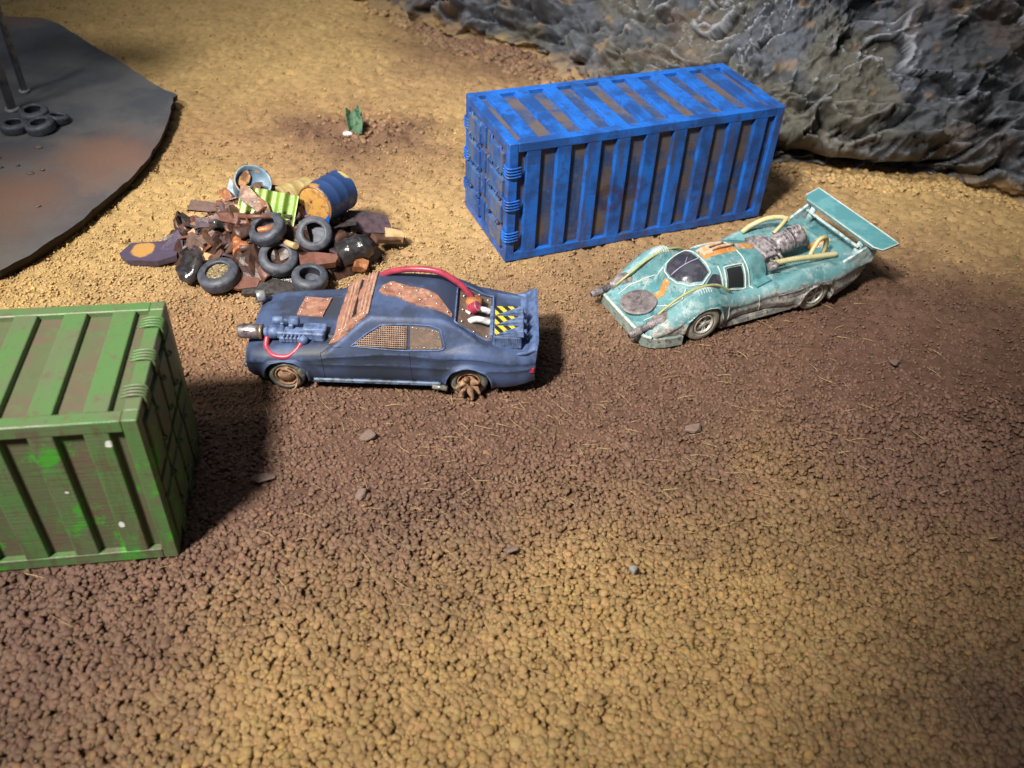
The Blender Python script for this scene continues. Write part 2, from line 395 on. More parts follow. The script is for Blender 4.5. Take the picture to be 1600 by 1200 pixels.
    lay = np.zeros(N); cz = coarse(x, y); z = ground_h(x, y) - .04 + (rng.random(N)**1.6) * .055 - R * .25 - .045 * cz
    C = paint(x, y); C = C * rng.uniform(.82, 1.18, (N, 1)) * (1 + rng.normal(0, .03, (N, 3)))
    och = (rng.random(N) < .03)[:, None]; C = np.where(och, C * np.array((1.22, 1.2, .95)), C)
    C = np.clip(C * 1.05, 0, 1)
    me = bpy.data.meshes.new('gravel'); me.vertices.add(N); me.vertices.foreach_set('co', np.stack([x, y, z], -1).astype(np.float32).ravel())
    at = me.attributes.new('col', 'FLOAT_COLOR', 'POINT'); c4 = np.ones((N, 4), np.float32); c4[:, :3] = C; at.data.foreach_set('color', c4.ravel())
    at = me.attributes.new('rot', 'FLOAT_VECTOR', 'POINT'); at.data.foreach_set('vector', np.stack([rng.normal(0, .35, N), rng.normal(0, .35, N), rng.uniform(0, 6.283, N)], -1).astype(np.float32).ravel())
    at = me.attributes.new('scl', 'FLOAT', 'POINT'); at.data.foreach_set('value', R.astype(np.float32))
    at = me.attributes.new('pick', 'INT', 'POINT'); at.data.foreach_set('value', rng.integers(0, 10, N).astype(np.int32))
    me.update(); o = link_mesh('gravel', me, pm); o['kind'] = 'stuff'; o['label'] = 'small brown and ochre pebbles glued over the ground'
    g = bpy.data.node_groups.new('scatter', 'GeometryNodeTree')
    g.interface.new_socket('Geometry', in_out='INPUT', socket_type='NodeSocketGeometry'); g.interface.new_socket('Geometry', in_out='OUTPUT', socket_type='NodeSocketGeometry')
    gi = g.nodes.new('NodeGroupInput'); go = g.nodes.new('NodeGroupOutput'); ip = g.nodes.new('GeometryNodeInstanceOnPoints'); ci = g.nodes.new('GeometryNodeCollectionInfo')
    ci.inputs[0].default_value = col; ci.inputs['Separate Children'].default_value = True; ci.inputs['Reset Children'].default_value = True
    def na(nm, ty):
        q = g.nodes.new('GeometryNodeInputNamedAttribute'); q.data_type = ty; q.inputs[0].default_value = nm; return next(s for s in q.outputs if s.enabled and s.name == 'Attribute')
    L = g.links.new; L(gi.outputs[0], ip.inputs['Points']); L(ci.outputs[0], ip.inputs['Instance']); ip.inputs['Pick Instance'].default_value = True
    L(na('pick', 'INT'), ip.inputs['Instance Index']); L(na('rot', 'FLOAT_VECTOR'), ip.inputs['Rotation']); L(na('scl', 'FLOAT'), ip.inputs['Scale']); L(ip.outputs[0], go.inputs[0])
    md = o.modifiers.new('scatter', 'NODES'); md.node_group = g
    print('pebbles', N)
make_gravel()

# loose straw-coloured fibres lying on the grit
def make_fibres():
    mb = MB(); r = random.Random(3)
    for k in range(450):
        y = r.uniform(10.5, 24) if r.random() < .8 else r.uniform(8, 20); x = r.gauss(2.2, 6.0)
        if bool(inside_box(np.array([x]), np.array([y]), *GREEN, -10, 0.1, -.1, 4.1)[0]): continue
        L = r.uniform(.2, .62); a = r.gauss(-.45, .55) ; z = .04 + r.random() * .03; c = r.gauss(0, .09)
        p = [(x + math.cos(a) * L * t - math.sin(a) * c * t * (1 - t) * L * 2, y + math.sin(a) * L * t + math.cos(a) * c * t * (1 - t) * L * 2, z + math.sin(t * 3.14) * .03 * r.random()) for t in (0, .33, .66, 1)]
        mb.tube(p, r.uniform(.004, .0075), 3, 1)
    o = mb.build('dry_grass_fibres', pmat('straw', (.60, .44, .22), (.40, .28, .13), 2, bump=0, rough=.7)); o['kind'] = 'stuff'; o['label'] = 'loose straw coloured fibres lying over the brown grit'
make_fibres()

# flat stones that lie loose on the grit
stone_m = pmat('stone_brown', (.21, .145, .12), (.16, .11, .09), 2, bump=.6, rough=.85)
stone_g = pmat('stone_grey', (.22, .22, .215), (.30, .29, .27), 5, bump=.7, rough=.85)
def stone(x, y, r, m, label, seed, flat=.35, yaw=0.):
    q = random.Random(seed); bm = bmesh.new()
    for i in range(14):
        a = q.uniform(0, 6.28); d = q.uniform(.6, 1) * r; bm.verts.new((math.cos(a) * d * 1.2, math.sin(a) * d * .8, q.choice((-1, 1)) * r * flat * q.uniform(.6, 1)))
    res = bmesh.ops.convex_hull(bm, input=bm.verts); bmesh.ops.delete(bm, geom=[g for g in res['geom_interior'] if isinstance(g, bmesh.types.BMVert)], context='VERTS')
    bmesh.ops.bevel(bm, geom=list(bm.edges), offset=r * .07, segments=1, affect='EDGES')
    me = bpy.data.meshes.new('stone'); bm.to_mesh(me); bm.free(); o = link_mesh('stone', me, m); o.location = (x, y, .05 + r * flat * .5); o.rotation_euler = (q.uniform(-.3, .3), q.uniform(-.3, .3), yaw)
    tag(o, label, 'stone', 'loose stones on the grit')
stone(-3.62, 16.62, .25, stone_m, 'flat angular brown stone nearest the front of the dark blue car', 3, .3, .4)
stone(-3.5, 14.62, .21, stone_m, 'small flat pinkish stone in the open grit right of the green container', 5, .3, 1.)
stone(.2, 13.2, .17, stone_m, 'flat tan stone where the brown grit turns to ochre gravel', 8, .3, .1)
stone(2.98, 12.82, .13, stone_g, 'blue grey stone alone in the ochre gravel', 13, .6, 1.4)
stone(11.2, 20.9, .2, stone_m, 'lone brown stone on the smooth grit right of the turquoise car', 16, .5, .5)
stone(4.9, 17.6, .24, stone_m, 'low brown stone in the open grit before the turquoise car', 17, .35, .3)
stone(-5.95, 15.0, .3, stone_m, 'thin brown flake lying in the shadow of the green container', 19, .15, .3)

# ------------------------------------------------------------------ rock face
def make_rock():
    foot = [(-34, 66), (-22, 58.5), (-14, 53), (-9.2, 50.2), (-6.2, 48.6), (-4.2, 46.2), (-2.6, 44.9), (-.4, 43.6), (1.3, 41.9), (3.2, 39.2), (6.0, 36.0), (9.0, 33.5), (12.2, 32.9), (14.9, 32.8), (17.4, 32.6), (18.9, 31.9), (20.8, 30.8), (25, 29.5), (34, 27)]
    F = np.array(foot, float); d = np.r_[0, np.cumsum(np.hypot(*np.diff(F, axis=0).T))]
    U = np.concatenate([np.arange(0, 22, .3), np.arange(22, 66, .062), np.arange(66, d[-1], .3)])
    fx = np.interp(U, d, F[:, 0]); fy = np.interp(U, d, F[:, 1])
    k = np.hanning(25 * 2 + 1); k /= k.sum()
    ang = np.arctan2(np.gradient(fy, U), np.gradient(fx, U)); ang = np.convolve(np.pad(ang, 50, mode='edge'), np.ones(101) / 101, 'same')[50:-50]
    nx, ny = np.sin(ang), -np.cos(ang)                # outward: towards the table
    V = np.concatenate([np.arange(-.6, 16, .062), np.arange(16, 34, .4)])
    UU, VV = np.meshgrid(U, V, indexing='ij')
    slope = math.radians(57); HU0, HU1 = 53.5, 63.6
    # slab layers lying along the face, tilted like the strata in the photograph
    ca, sa = math.cos(.42), math.sin(.42); su = UU * ca + VV * sa; sv = -UU * sa + VV * ca
    wu = (fbm(UU * .5, VV * .5, 3, 101) - .5) * 2.2; wv = (fbm(UU * .5, VV * .5, 3, 102) - .5) * 2.2
    def flakes(sx, sy, seed, tilt):
        f1, f2, i, dx, dy = voro((su + wu) / sx, (sv + wv) / sy, seed, .95)
        tx = (hsh(np.floor(i * 9999), np.floor(i * 777), seed) - .5); ty = (hsh(np.floor(i * 5555), np.floor(i * 333), seed + 1) - .3)
        return (i - .5) + tilt * (dx * tx + dy * ty) * 2, f2 - f1, i
    A, ea, ia = flakes(5.2, 2.6, 110, 1.0)
    B, eb, ib = flakes(2.0, .95, 120, 1.3)
    Cc, ec, ic = flakes(.8, .45, 130, 1.3)
    sel = sst(.42, .58, fbm(UU * .35, VV * .35, 3, 140)); sel2 = sst(.48, .6, fbm(UU * .7 + 5, VV * .7, 3, 141))
    rid = 1 - np.abs(fbm((su + wu) * .75, (sv + wv) * 1.5, 4, 150) - .5) * 2
    lip = sst(.972, .998, rid)
    lip2 = sst(.96, .995, 1 - np.abs(fbm((su + wu) * 2.2, (sv + wv) * 1.2, 3, 160) - .5) * 2) * sel2
    D = (fbm(UU * .16, VV * .2, 3, 170) - .5) * 2.4 + A * .75 + B * .55 * (.35 + .65 * sel) + Cc * .24 * (.3 + .7 * sel2)
    D += (fbm(su * 1.3, sv * 2.6, 5, 186, .55) - .5) * .42 * (.4 + .6 * sel) + lip * .20 * (.3 + .7 * sel) + lip2 * .13 + (fbm(UU * 2.4, VV * 2.4, 5, 180, .6) - .5) * .55 + (fbm(UU * 9, VV * 9, 3, 190) - .5) * .07
    # hollow under the bottom ledge
    hol = sst(HU0, HU0 + 2, UU) * sst(HU1, HU1 - 1.5, UU)
    hw_ = .62 + .55 * (fbm(UU * .45, UU * 0, 2, 200) - .3)
    D = D * (.4 + .6 * sst(-.6, 1.8, VV)) + 0.75 * hol * sst(hw_ - .12, hw_ + .30, VV) * (1 - sst(3, 6, VV)) + .25 * (1 - hol) * sst(0, 1.4, VV)
    D += hol * (fbm(UU * 1.6, VV * 2.5, 4, 261) - .5) * 1.0 * sst(3, 0, VV)
    D -= 1.4 * hol * sst(hw_ + .1, hw_ - .25, VV)
    ly = VV * .95 + UU * .06 + (fbm(UU * .3, VV * .5, 4, 271) - .5) * 2.6; fr_ = ly - np.floor(ly); idl = hsh(np.floor(ly), np.floor(UU * .22 + hsh(np.floor(ly), np.floor(ly), 7) * 5), 273)
    D += (sst(0, .85, fr_) - sst(.9, 1., fr_)) * (.20 + .5 * idl) * (.25 + .75 * sst(9, 2, VV)) * sst(.4, .6, fbm(UU * .25, VV * .3, 2, 275) + .1) * .8
    D += (1 - sst(1.2, 4, VV)) * (B * .5 + Cc * .12 + (fbm(su * 1.1, sv * 1.9, 4, 281, .5) - .5) * .9) * sst(-.4, .3, VV)
    # smooth a little, then curvature gives the dry-brushed ridges
    Ds = D.copy()
    for _ in range(3):
        Q = Ds.copy(); Q[1:-1] = (Ds[:-2] + 2 * Ds[1:-1] + Ds[2:]) / 4; Ds = Q; Q = Ds.copy(); Q[:, 1:-1] = (Ds[:, :-2] + 2 * Ds[:, 1:-1] + Ds[:, 2:]) / 4; Ds = Q
    D = D * .75 + Ds * .25
    Bl = D.copy()
    for _ in range(5):
        Q = Bl.copy(); Q[1:-1] = (Bl[:-2] + 2 * Bl[1:-1] + Bl[2:]) / 4; Bl = Q; Q = Bl.copy(); Q[:, 1:-1] = (Bl[:, :-2] + 2 * Bl[:, 1:-1] + Bl[:, 2:]) / 4; Bl = Q
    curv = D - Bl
    c, s = math.cos(slope), math.sin(slope); n_out = .82; n_up = .57
    X = fx[:, None] - nx[:, None] * (VV * c) + nx[:, None] * D * n_out; Y = fy[:, None] - ny[:, None] * (VV * c) + ny[:, None] * D * n_out; Z = VV * s + D * n_up * sst(0, 1.5, VV)
    base = np.array((.066, .070, .078)); bl = np.array((.088, .098, .12)); olive = np.array((.115, .103, .07)); och = np.array((.30, .19, .085)); brn = np.array((.15, .095, .07)); dark = np.array((.022, .022, .024)); hi = np.array((.34, .36, .41))
    def L(a, b, t): return a * (1 - t[..., None]) + b * t[..., None]
    C = L(base[None, None], bl[None, None], sst(.4, .62, fbm(UU * .5, VV * .9, 4, 210)))
    C = L(C, olive, sst(.50, .66, fbm(UU * .28 + 3, VV * .4, 4, 220)) * .6)
    C = L(C, brn, sst(.56, .70, fbm(UU * .5 + 8, VV * .7, 4, 225)) * .35)
    C = L(C, och, sst(.70, .78, fbm(UU * 1.4, VV * 1.6, 4, 230)) * .4)
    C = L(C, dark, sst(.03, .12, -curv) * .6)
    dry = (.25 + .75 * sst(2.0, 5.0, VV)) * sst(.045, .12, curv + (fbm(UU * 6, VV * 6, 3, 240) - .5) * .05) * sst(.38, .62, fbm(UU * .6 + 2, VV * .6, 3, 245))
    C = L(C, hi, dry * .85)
    C = L(C, np.array((.34, .22, .10)), sst(.9, .1, VV + (fbm(UU * 2, VV * 2, 3, 250) - .5) * 1.2) * (1 - hol) * .8)
    C = np.clip(C * (.8 + .4 * fbm(UU * 3, VV * 3, 3, 255))[..., None], 0, 1)
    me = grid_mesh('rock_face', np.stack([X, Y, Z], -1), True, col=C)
    n = NT('painted_rock'); a = n.t.nodes.new('ShaderNodeAttribute'); a.attribute_name = 'col'
    n.bump(n.noise(4, 7, .7), .55, .1)
    m = n.fin(a.outputs['Color'], .72, 0, .3)
    o = link_mesh('rock_face', me, m); o['kind'] = 'structure'; o['label'] = 'dark grey sculpted rock face with pale dry brushed ridges'
make_rock()

# ------------------------------------------------------------------ grey plate with its tower and tyres
def make_plate():
    out = [(-15.9, 22.6), (-15.4, 23.5), (-15.0, 24.6), (-14.6, 25.8), (-14.4, 27.0), (-14.1, 28.5), (-14.02, 30.4), (-14.1, 32.3), (-14.4, 34.2), (-14.7, 35.45), (-14.6, 35.75), (-15.2, 36.15), (-16.1, 37.0), (-18.6, 39.4), (-20.9, 41.5), (-22.7, 43.2), (-23.9, 43.9), (-27, 43.8), (-38, 42), (-42, 32), (-38, 22), (-26, 17.2), (-18.6, 20.2)]
    t = thing('scenic_plate', 'thin slate grey plate with a curved edge and rusty tint at the far left', 'base plate', (-25, 31, 0))
    bm = bmesh.new(); vs = []
    P = [Vector((x + 25, y - 31, 0)) for x, y in out]; Q = []
    for i in range(len(P)):
        a, b = P[i], P[(i + 1) % len(P)]; m = max(1, int((b - a).length / .25))
        for k in range(m):
            p = a.lerp(b, k / m); w = p + Vector((25, 31, 0)); j = (float(vn(w.x * 2.2 + 50, w.y * 2.2, 9)) - .5) * .12; p = p * (1 + j / max(1., p.length) * 1.0); Q.append(p)
    def zt(p):
        w = p + Vector((-25, 31, 0)); return 0.44 + .10 * math.exp(-((w.x + 14.6)**2 + (w.y - 35)**2) / 5) + .05 * (float(fbm(w.x * .4, w.y * .4, 2, 8)) - .5)
    top = [bm.verts.new((p.x, p.y, zt(p))) for p in Q]; bot = [bm.verts.new((p.x * .995, p.y * .995, zt(p) - .22)) for p in Q]
    ft = bm.faces.new(top); bm.faces.new(list(reversed(bot)))
    for i in range(len(Q)): j = (i + 1) % len(Q); bm.faces.new((top[j], top[i], bot[i], bot[j]))
    bmesh.ops.recalc_face_normals(bm, faces=bm.faces)
    me = bpy.data.meshes.new('plate'); bm.to_mesh(me); bm.free()
    n = NT('plate_paint')
    col = n.mix(n.mapr(n.noise(.5, 5, .6), .35, .65), (.074, .078, .090), (.115, .115, .120))
    rust = n.math('MAXIMUM', n.blob((-15.2, 30.0, .3), .3, 3.6, 3.2, .6), n.math('MAXIMUM', n.blob((-18.0, 26.8, .3), .2, 4.2, 3.4, .5), n.blob((-25.5, 44.5, .3), .4, 3.2, 1.5, .8)))
    col = n.mix(n.math('MULTIPLY', rust, .8), col, (.21, .115, .078))
    col = n.mix(n.math('MULTIPLY', n.blob((-17.2, 23.4, .3), .5, 3.2, 1.4, .8), .5), col, (.16, .125, .095))
    col = n.mix(n.mapr(n.noise(12, 4, .7), .6, .75, 0, .5), col, (.2, .18, .17))
    n.bump(n.noise(6, 6, .7), .35, .05)
    me.materials.append(n.fin(col, .5, 0, .35)); me.materials.append(pmat('plate_edge', (.030, .022, .017), rough=.9)); me.polygons.foreach_set('material_index', [0 if p.normal.z > .7 else 1 for p in me.polygons])
    link_mesh('plate', me, None, t)
    r = random.Random(4); dm = pmat('plate_debris', (.10, .08, .07), (.2, .14, .1), 5, bump=.5)
    for i, (x, y) in enumerate([(-18.8, 28.9), (-18.3, 29.1), (-17.6, 28.6), (-17.3, 28.9), (-19.2, 29.6), (-16.4, 26.4), (-18.2, 30.6)]):
        q = MB(); q.ball((0, 0, 0), r.uniform(.06, .14), (1.3, 1, .5), 7, 5); q.rough(.03, 9, i); o = q.build('crumb', dm, t); o.location = (x + 25, y - 31, .47)
    # the support the plate rests on, dark and set back from the rim
    s = MB(); s.prism([(p.x * .985, p.y * .985) for p in P], -.3, .18); s.build('underside', pmat('plate_under', (.05, .035, .025), rough=.9), t)
make_plate()

def make_tower():
    t = thing('watchtower_frame', 'dark grey upright frame of round posts standing on the grey plate', 'tower frame', (-20.7, 34.4, .44))
    m = pmat('gun_metal', (.30, .30, .33), (.17, .17, .19), 2, rough=.4, bump=.2)
    for x, y, r in ((.15, -.8, .17), (-.15, .95, .13)):
        b = MB(); b.cyl((x, y, 0), (x, y, 14), r, r, 14); b.cyl((x, y, 0), (x, y, .12), r * 1.8, r * 1.6, 12); b.build('post', m, t)
    for x, y, r in ((-4.2, -.8, .17), (-4.2, .95, .13)):
        b = MB(); b.cyl((x, y, 0), (x, y, 14), r, r, 14); b.cyl((x, y, 0), (x, y, .12), r * 1.8, r * 1.6, 12); b.build('post', m, t)
    for z in (6., 13.5):
        b = MB(); b.cyl((-4.2, -.8, z), (.15, -.8, z), .08); b.build('crossbar', m, t); b = MB(); b.cyl((-4.2, .95, z), (-.15, .95, z), .08); b.build('crossbar', m, t)
    b = MB(); b.box((-2.1, 0, 14.1), (5.4, 2.6, .25), bev=.04); b.build('platform', m, t)
make_tower()

# ------------------------------------------------------------------ tyres
TYRE = None
tyre_m = pmat('tyre_slate', (.026, .028, .038), (.048, .050, .060), 4, .45, .6, c=(.026, .024, .042), cs=3, edge=(.15, .165, .21), ea=.6, elo=.51, ehi=.56, rough=.5, bump=.35, bsc=18)
def tyre_mesh(r=.56, w=.42, hole=.31):
    b = MB(); h = w / 2
    prof = [(-h, hole), (-h - .01, hole + .05), (-h - .015, r - .16), (-h + .02, r - .06), (-h + .07, r - .01), (-h * .4, r), (h * .4, r), (h - .07, r - .01), (h - .02, r - .06), (h + .015, r - .16), (h + .01, hole + .05), (h, hole), (h * .55, hole + .025), (0, hole + .06), (-h * .55, hole + .025)]
    b.lathe([(z, q) for z, q in prof], (0, 0, 0), (0, 0, 1), 40, False, True, ring=True)
    for k in range(0):
        a = 2 * math.pi * k / 26
        for sg in (-1, 1):
            M = Matrix.Rotation(a, 4, 'Z'); b.box(Vector((0, 0, 0)), (.03, .085, h * .72), M=None) if False else b.add([tuple(M @ Vector((r + dx, dy, sg * h * .42 + dz))) for dz in (-h * .3, h * .3) for dx, dy in ((-.03, -.045), (.012, -.04), (.012, .04), (-.03, .045))], [(0, 1, 2, 3), (7, 6, 5, 4), (0, 4, 5, 1), (1, 5, 6, 2), (2, 6, 7, 3), (3, 7, 4, 0)])
    b.cyl((0, 0, -.13), (0, 0, -.11), .36, n=24)
    me = b.mesh('tyre'); me.materials.append(tyre_m); return me
tyre_me = tyre_mesh()
def tyre(loc, axis, label, group, s=1., inner=None, mat=None):
    o = link_mesh('tyre', tyre_me, tyre_m); M = dirM(axis); o.matrix_world = Matrix.Translation(loc) @ M @ Matrix.Scale(s, 4); tag(o, label, 'tyre', group)
    if inner:
        b = MB(); b.cyl((0, 0, -.15), (0, 0, .14), .32, .30, 20); b.rough(.02, 9, 3); b.build('filling', inner, o)
    return o
G1 = 'tyres dumped on the grey plate'
tyre((-19.62, 31.85, .62), (.03, 0, 1), 'leftmost small tyre lying on the grey plate', G1, .92)
tyre((-19.22, 32.75, .76), (.0, -.12, 1), 'topmost small tyre leaning on two others on the grey plate', G1, .98)
tyre((-18.66, 31.95, .64), (-.12, -.08, 1), 'small tyre on the grey plate nearest the right, dark hole uppermost', G1, .98)
tyre((-18.35, 32.75, .6), (.1, .2, 1), 'half hidden small tyre behind the others on the grey plate', G1, .8)

# ------------------------------------------------------------------ shipping containers
WHITE = (((-7.89, 12.38, 3.6), .10), ((-8.2, 12.35, 1.21), .08), ((-9.0, 12.2, 2.3), .05))
def ZP(n):
    s_ = n.t.nodes.new('ShaderNodeSeparateXYZ'); n.t.links.new(n.pos, s_.inputs[0]); return s_.outputs[2]
def cont_mats(nm, rib, rib2, chip, dirt, dirt2, pan, grime, bright=None, smudge=False):
    def base(n, c0, c1, lo, hi, c2, thr):
        col = n.mix(n.mapr(n.noise(.9, 5, .62), lo, hi), c0, c1)
        col = n.mix(n.mapr(n.noise(2.6, 5, .7), .54, .66, 0, .75), col, c2)
        col = n.mix(n.mapr(n.noise(17, 3, .6), thr, thr + .05), col, chip)
        stk = n.math('MULTIPLY', n.mapr(n.noise(1, 5, .65, sc=(3.5, 3.5, .45)), .5, .66, 0, .75), n.mapr(ZP(n), CH - .02, CH - .2)); col = n.mix(stk, col, tuple(.55 * a + .45 * b for a, b in zip(c2, (.09, .06, .045))))
        if bright: col = n.mix(n.math('MULTIPLY', n.mapr(n.noise(.75, 6, .75), .545, .63, 0, .95), n.mapr(ZP(n), 3.96, 3.7)), col, bright)
        if smudge:
            for c, r in (((2.95, 26.72, 1.72), .52), ((3.70, 27.05, 1.95), .50)):
                v = n.t.nodes.new('ShaderNodeVectorMath'); v.operation = 'DISTANCE'; n.t.links.new(n.pos, v.inputs[0]); v.inputs[1].default_value = c
                d = n.math('ADD', v.outputs['Value'], n.math('MULTIPLY', n.math('SUBTRACT', n.noise(3, 3), .5), .45))
                ring = n.math('MULTIPLY', n.mapr(d, r * .35, r * .6), n.mapr(d, r * .8, r * 1.15, 1., 0.)); col = n.mix(n.math('MULTIPLY', ring, .5), col, (.045, .022, .024))
        if bright:
            for c_, r_ in WHITE: col = n.mix(n.blob(c_, r_ * .6, r_, .16, 8), col, (.72, .75, .72))
        n.bump(n.noise(1, 2, .5, sc=(1.2, 1.2, 20)), .32, .03); n.bump(n.noise(30, 3, .6), .25, .02)
        return col
    n = NT(nm + '_rib'); c = base(n, rib, rib2, .42, .62, dirt, .64)
    e = n.math('MULTIPLY', n.mapr(n.geo.outputs['Pointiness'], .52, .6), .0)
    m1 = n.fin(c, .42, 0, .45)
    n = NT(nm + '_panel'); c = base(n, dirt, dirt2, .4, .6, pan, .66); m2 = n.fin(c, .6, 0, .3)
    n = NT(nm + '_door'); c = base(n, pan, rib2, .38, .6, grime, .66); m3 = n.fin(c, .55, 0, .35)
    return m1, m2, m3
blue_m = cont_mats('blue', (.014, .130, .54), (.014, .065, .25), (.03, .05, .13), (.030, .058, .15), (.120, .088, .068), (.045, .12, .29), (.21, .17, .11), smudge=True)
green_m = cont_mats('green', (.088, .180, .060), (.115, .15, .075), (.045, .11, .03), (.125, .098, .066), (.10, .12, .06), (.08, .15, .055), (.11, .10, .065), bright=(.06, .30, .03))
def make_container(M, mats, label, side_door):
    mr, mp, md = mats; t = thing('shipping_container', label, 'shipping container', mat4=M, group='shipping containers')
    L, Wd, H = CL, CW, CH; F = .31; E = .145
    hx, hy = L / 2, Wd / 2
    def one(name, c, d, m=mr, bev=.02, par=t):
        b = MB(); b.box((0, 0, 0), d, bev=bev); o = b.build(name, m, par); o.location = c; return o
    for sx in (-1, 1):
        for sy in (-1, 1): one('corner_post', (sx * (hx - F / 2), sy * (hy - F / 2), H / 2), (F, F, H))
    for z in (F / 2, H - F / 2):
        nm = 'bottom_rail' if z < 1 else 'top_rail'
        for sy in (-1, 1): one(nm, (0, sy * (hy - F / 2 - .001), z), (L - 2 * F, F, F - .004))
        for sx in (-1, 1): one(nm, (sx * (hx - F / 2 - .001), 0, z), (F, Wd - 2 * F, F - .004))
    one('floor', (0, 0, .18), (L - F, Wd - F, .1), mp, 0)
    for sy in (-1, 1): one('side_panel', (0, sy * (hy - E - .04), H / 2), (L - 2 * F + .02, .08, H - 2 * F + .02), mp, 0)
    one('roof_panel', (0, 0, H - E - .04), (L - 2 * F + .02, Wd - 2 * F + .02, .08), mp, 0)
    one('end_panel', (hx - E - .04, 0, H / 2), (.08, Wd - 2 * F + .02, H - 2 * F + .02), mp, 0)
    n = 9; inner = L - 2 * F; pitch = (inner - .30 * 2 + .52) / (n) ; rw = .47
    x0 = -inner / 2 + .30 + rw / 2 - .01; pitch = (inner - .60 - rw) / (n - 1)
    def ribmesh(length):
        b = MB(); e = rw / 2; d = E - .008
        poly = [(-e - .025, 0), (-e + .0, d - .01), (-e + .02, d), (e - .02, d), (e, d - .01), (e + .025, 0)]
        b.prism(poly, -length / 2, length / 2); return b.mesh('rib')
    rs = ribmesh(H - 2 * F); rr = ribmesh(Wd - 2 * F); rs.materials.append(mr); rr.materials.append(mr)
    for i in range(n):
        x = x0 + i * pitch
        for sy in (-1, 1):
            o = link_mesh('side_rib', rs, None, t); o.location = (x, sy * (hy - E), H / 2); o.rotation_euler = (0, 0, 0 if sy > 0 else math.pi)
        o = link_mesh('roof_rib', rr, None, t); o.location = (x, 0, H - E); o.rotation_euler = (math.pi / 2, 0, 0)
    for i in range(4):
        o = link_mesh('end_rib', rs, None, t); o.location = (hx - E, (i - 1.5) * .82, H / 2); o.rotation_euler = (0, 0, -math.pi / 2)
    # door end at local x = -hx.  (a, b): a across between the two hinge edges, b along the hinge edge
    A, B = (Wd, H) if not side_door else (H, Wd)
    def put(a, b, out):      # a from centre, b from centre, out from the face plane outward
        return (-hx - out, a, H / 2 + b) if not side_door else (-hx - out, -b, H / 2 + a)
    def dims(da, db, dn): return (dn, da, db) if not side_door else (dn, db, da)
    for s in (-1, 1):
        w = (A - 2 * F) / 2 - .02
        dr = one('door', put(s * (w / 2 + .015), 0, -E + .03), dims(w, B - 2 * F - .02, .1), mp, .01)
        Mi = Vector(dr.location)
        def sub(name, p, d, m=md, bev=.015):
            b = MB(); b.box((0, 0, 0), d, bev=bev); o = b.build(name, m, dr); o.location = Vector(p) - Mi; return o
        for k in range(4):
            bb = (k - 1.5) * (B - 2 * F) / 4
            sub('plank', put(s * (w * .62), bb - .05, -E + .13), dims(w * .68, .66, .15))
            sub('plank', put(s * (w * .17), bb + .05, -E + .10), dims(w * .24, .7, .09))
        for a in (.30, .78):
            b = MB(); p0 = put(s * w * a, -(B / 2 - F - .03), .0); p1 = put(s * w * a, (B / 2 - F - .03), .0); b.cyl(p0, p1, .028, n=8)
            for bb in (-1.35, 1.35):
                b.box(put(s * w * a, bb, -.03), dims(.13, .12, .12), bev=.02)
            o = b.build('lock_rod', md, dr); o.location = -Mi
            for bb in (-.9, .1, .95):
                h = MB(); q = [put(s * w * a, bb - .13, .02), put(s * w * a + .02, bb, .13), put(s * w * a, bb + .13, .02)]; h.tube(q, .028, 6, 4); o = h.build('handle', md, dr); o.location = -Mi
        for bb in (-1.15, 0, 1.15):
            h = MB()
            for k in range(4):
                c = put(s * (A / 2 - .03), bb + (k - 1.5) * .1, -.05)
                q = [put(s * (A / 2 + .005), bb + (k - 1.5) * .1, -.42), put(s * (A / 2 + .055), bb + (k - 1.5) * .1, -.22), put(s * (A / 2 + .04), bb + (k - 1.5) * .1, -.02), put(s * (A / 2 - .06), bb + (k - 1.5) * .1, .05), put(s * (A / 2 - .34), bb + (k - 1.5) * .1, .03)]
                h.tube(q, .032, 6, 4)
            h.build('hinge', mr if not side_door else mr, t)
    return t
def frameM(o, a, off, flip=False):
    c = o + Vector((math.cos(a) * off[0] - math.sin(a) * off[1], math.sin(a) * off[0] + math.cos(a) * off[1], 0))
    return Matrix.Translation(c) @ Matrix.Rotation(a + (math.pi if flip else 0), 4, 'Z')
make_container(frameM(BLUE[0], BLUE[1], (CL / 2, CW / 2)), blue_m, 'bright blue ribbed shipping container standing before the rock face', False)
make_container(frameM(GREEN[0], GREEN[1], (-CL / 2, CW / 2), True), green_m, 'mottled green ribbed shipping container cut off by the left edge', True)

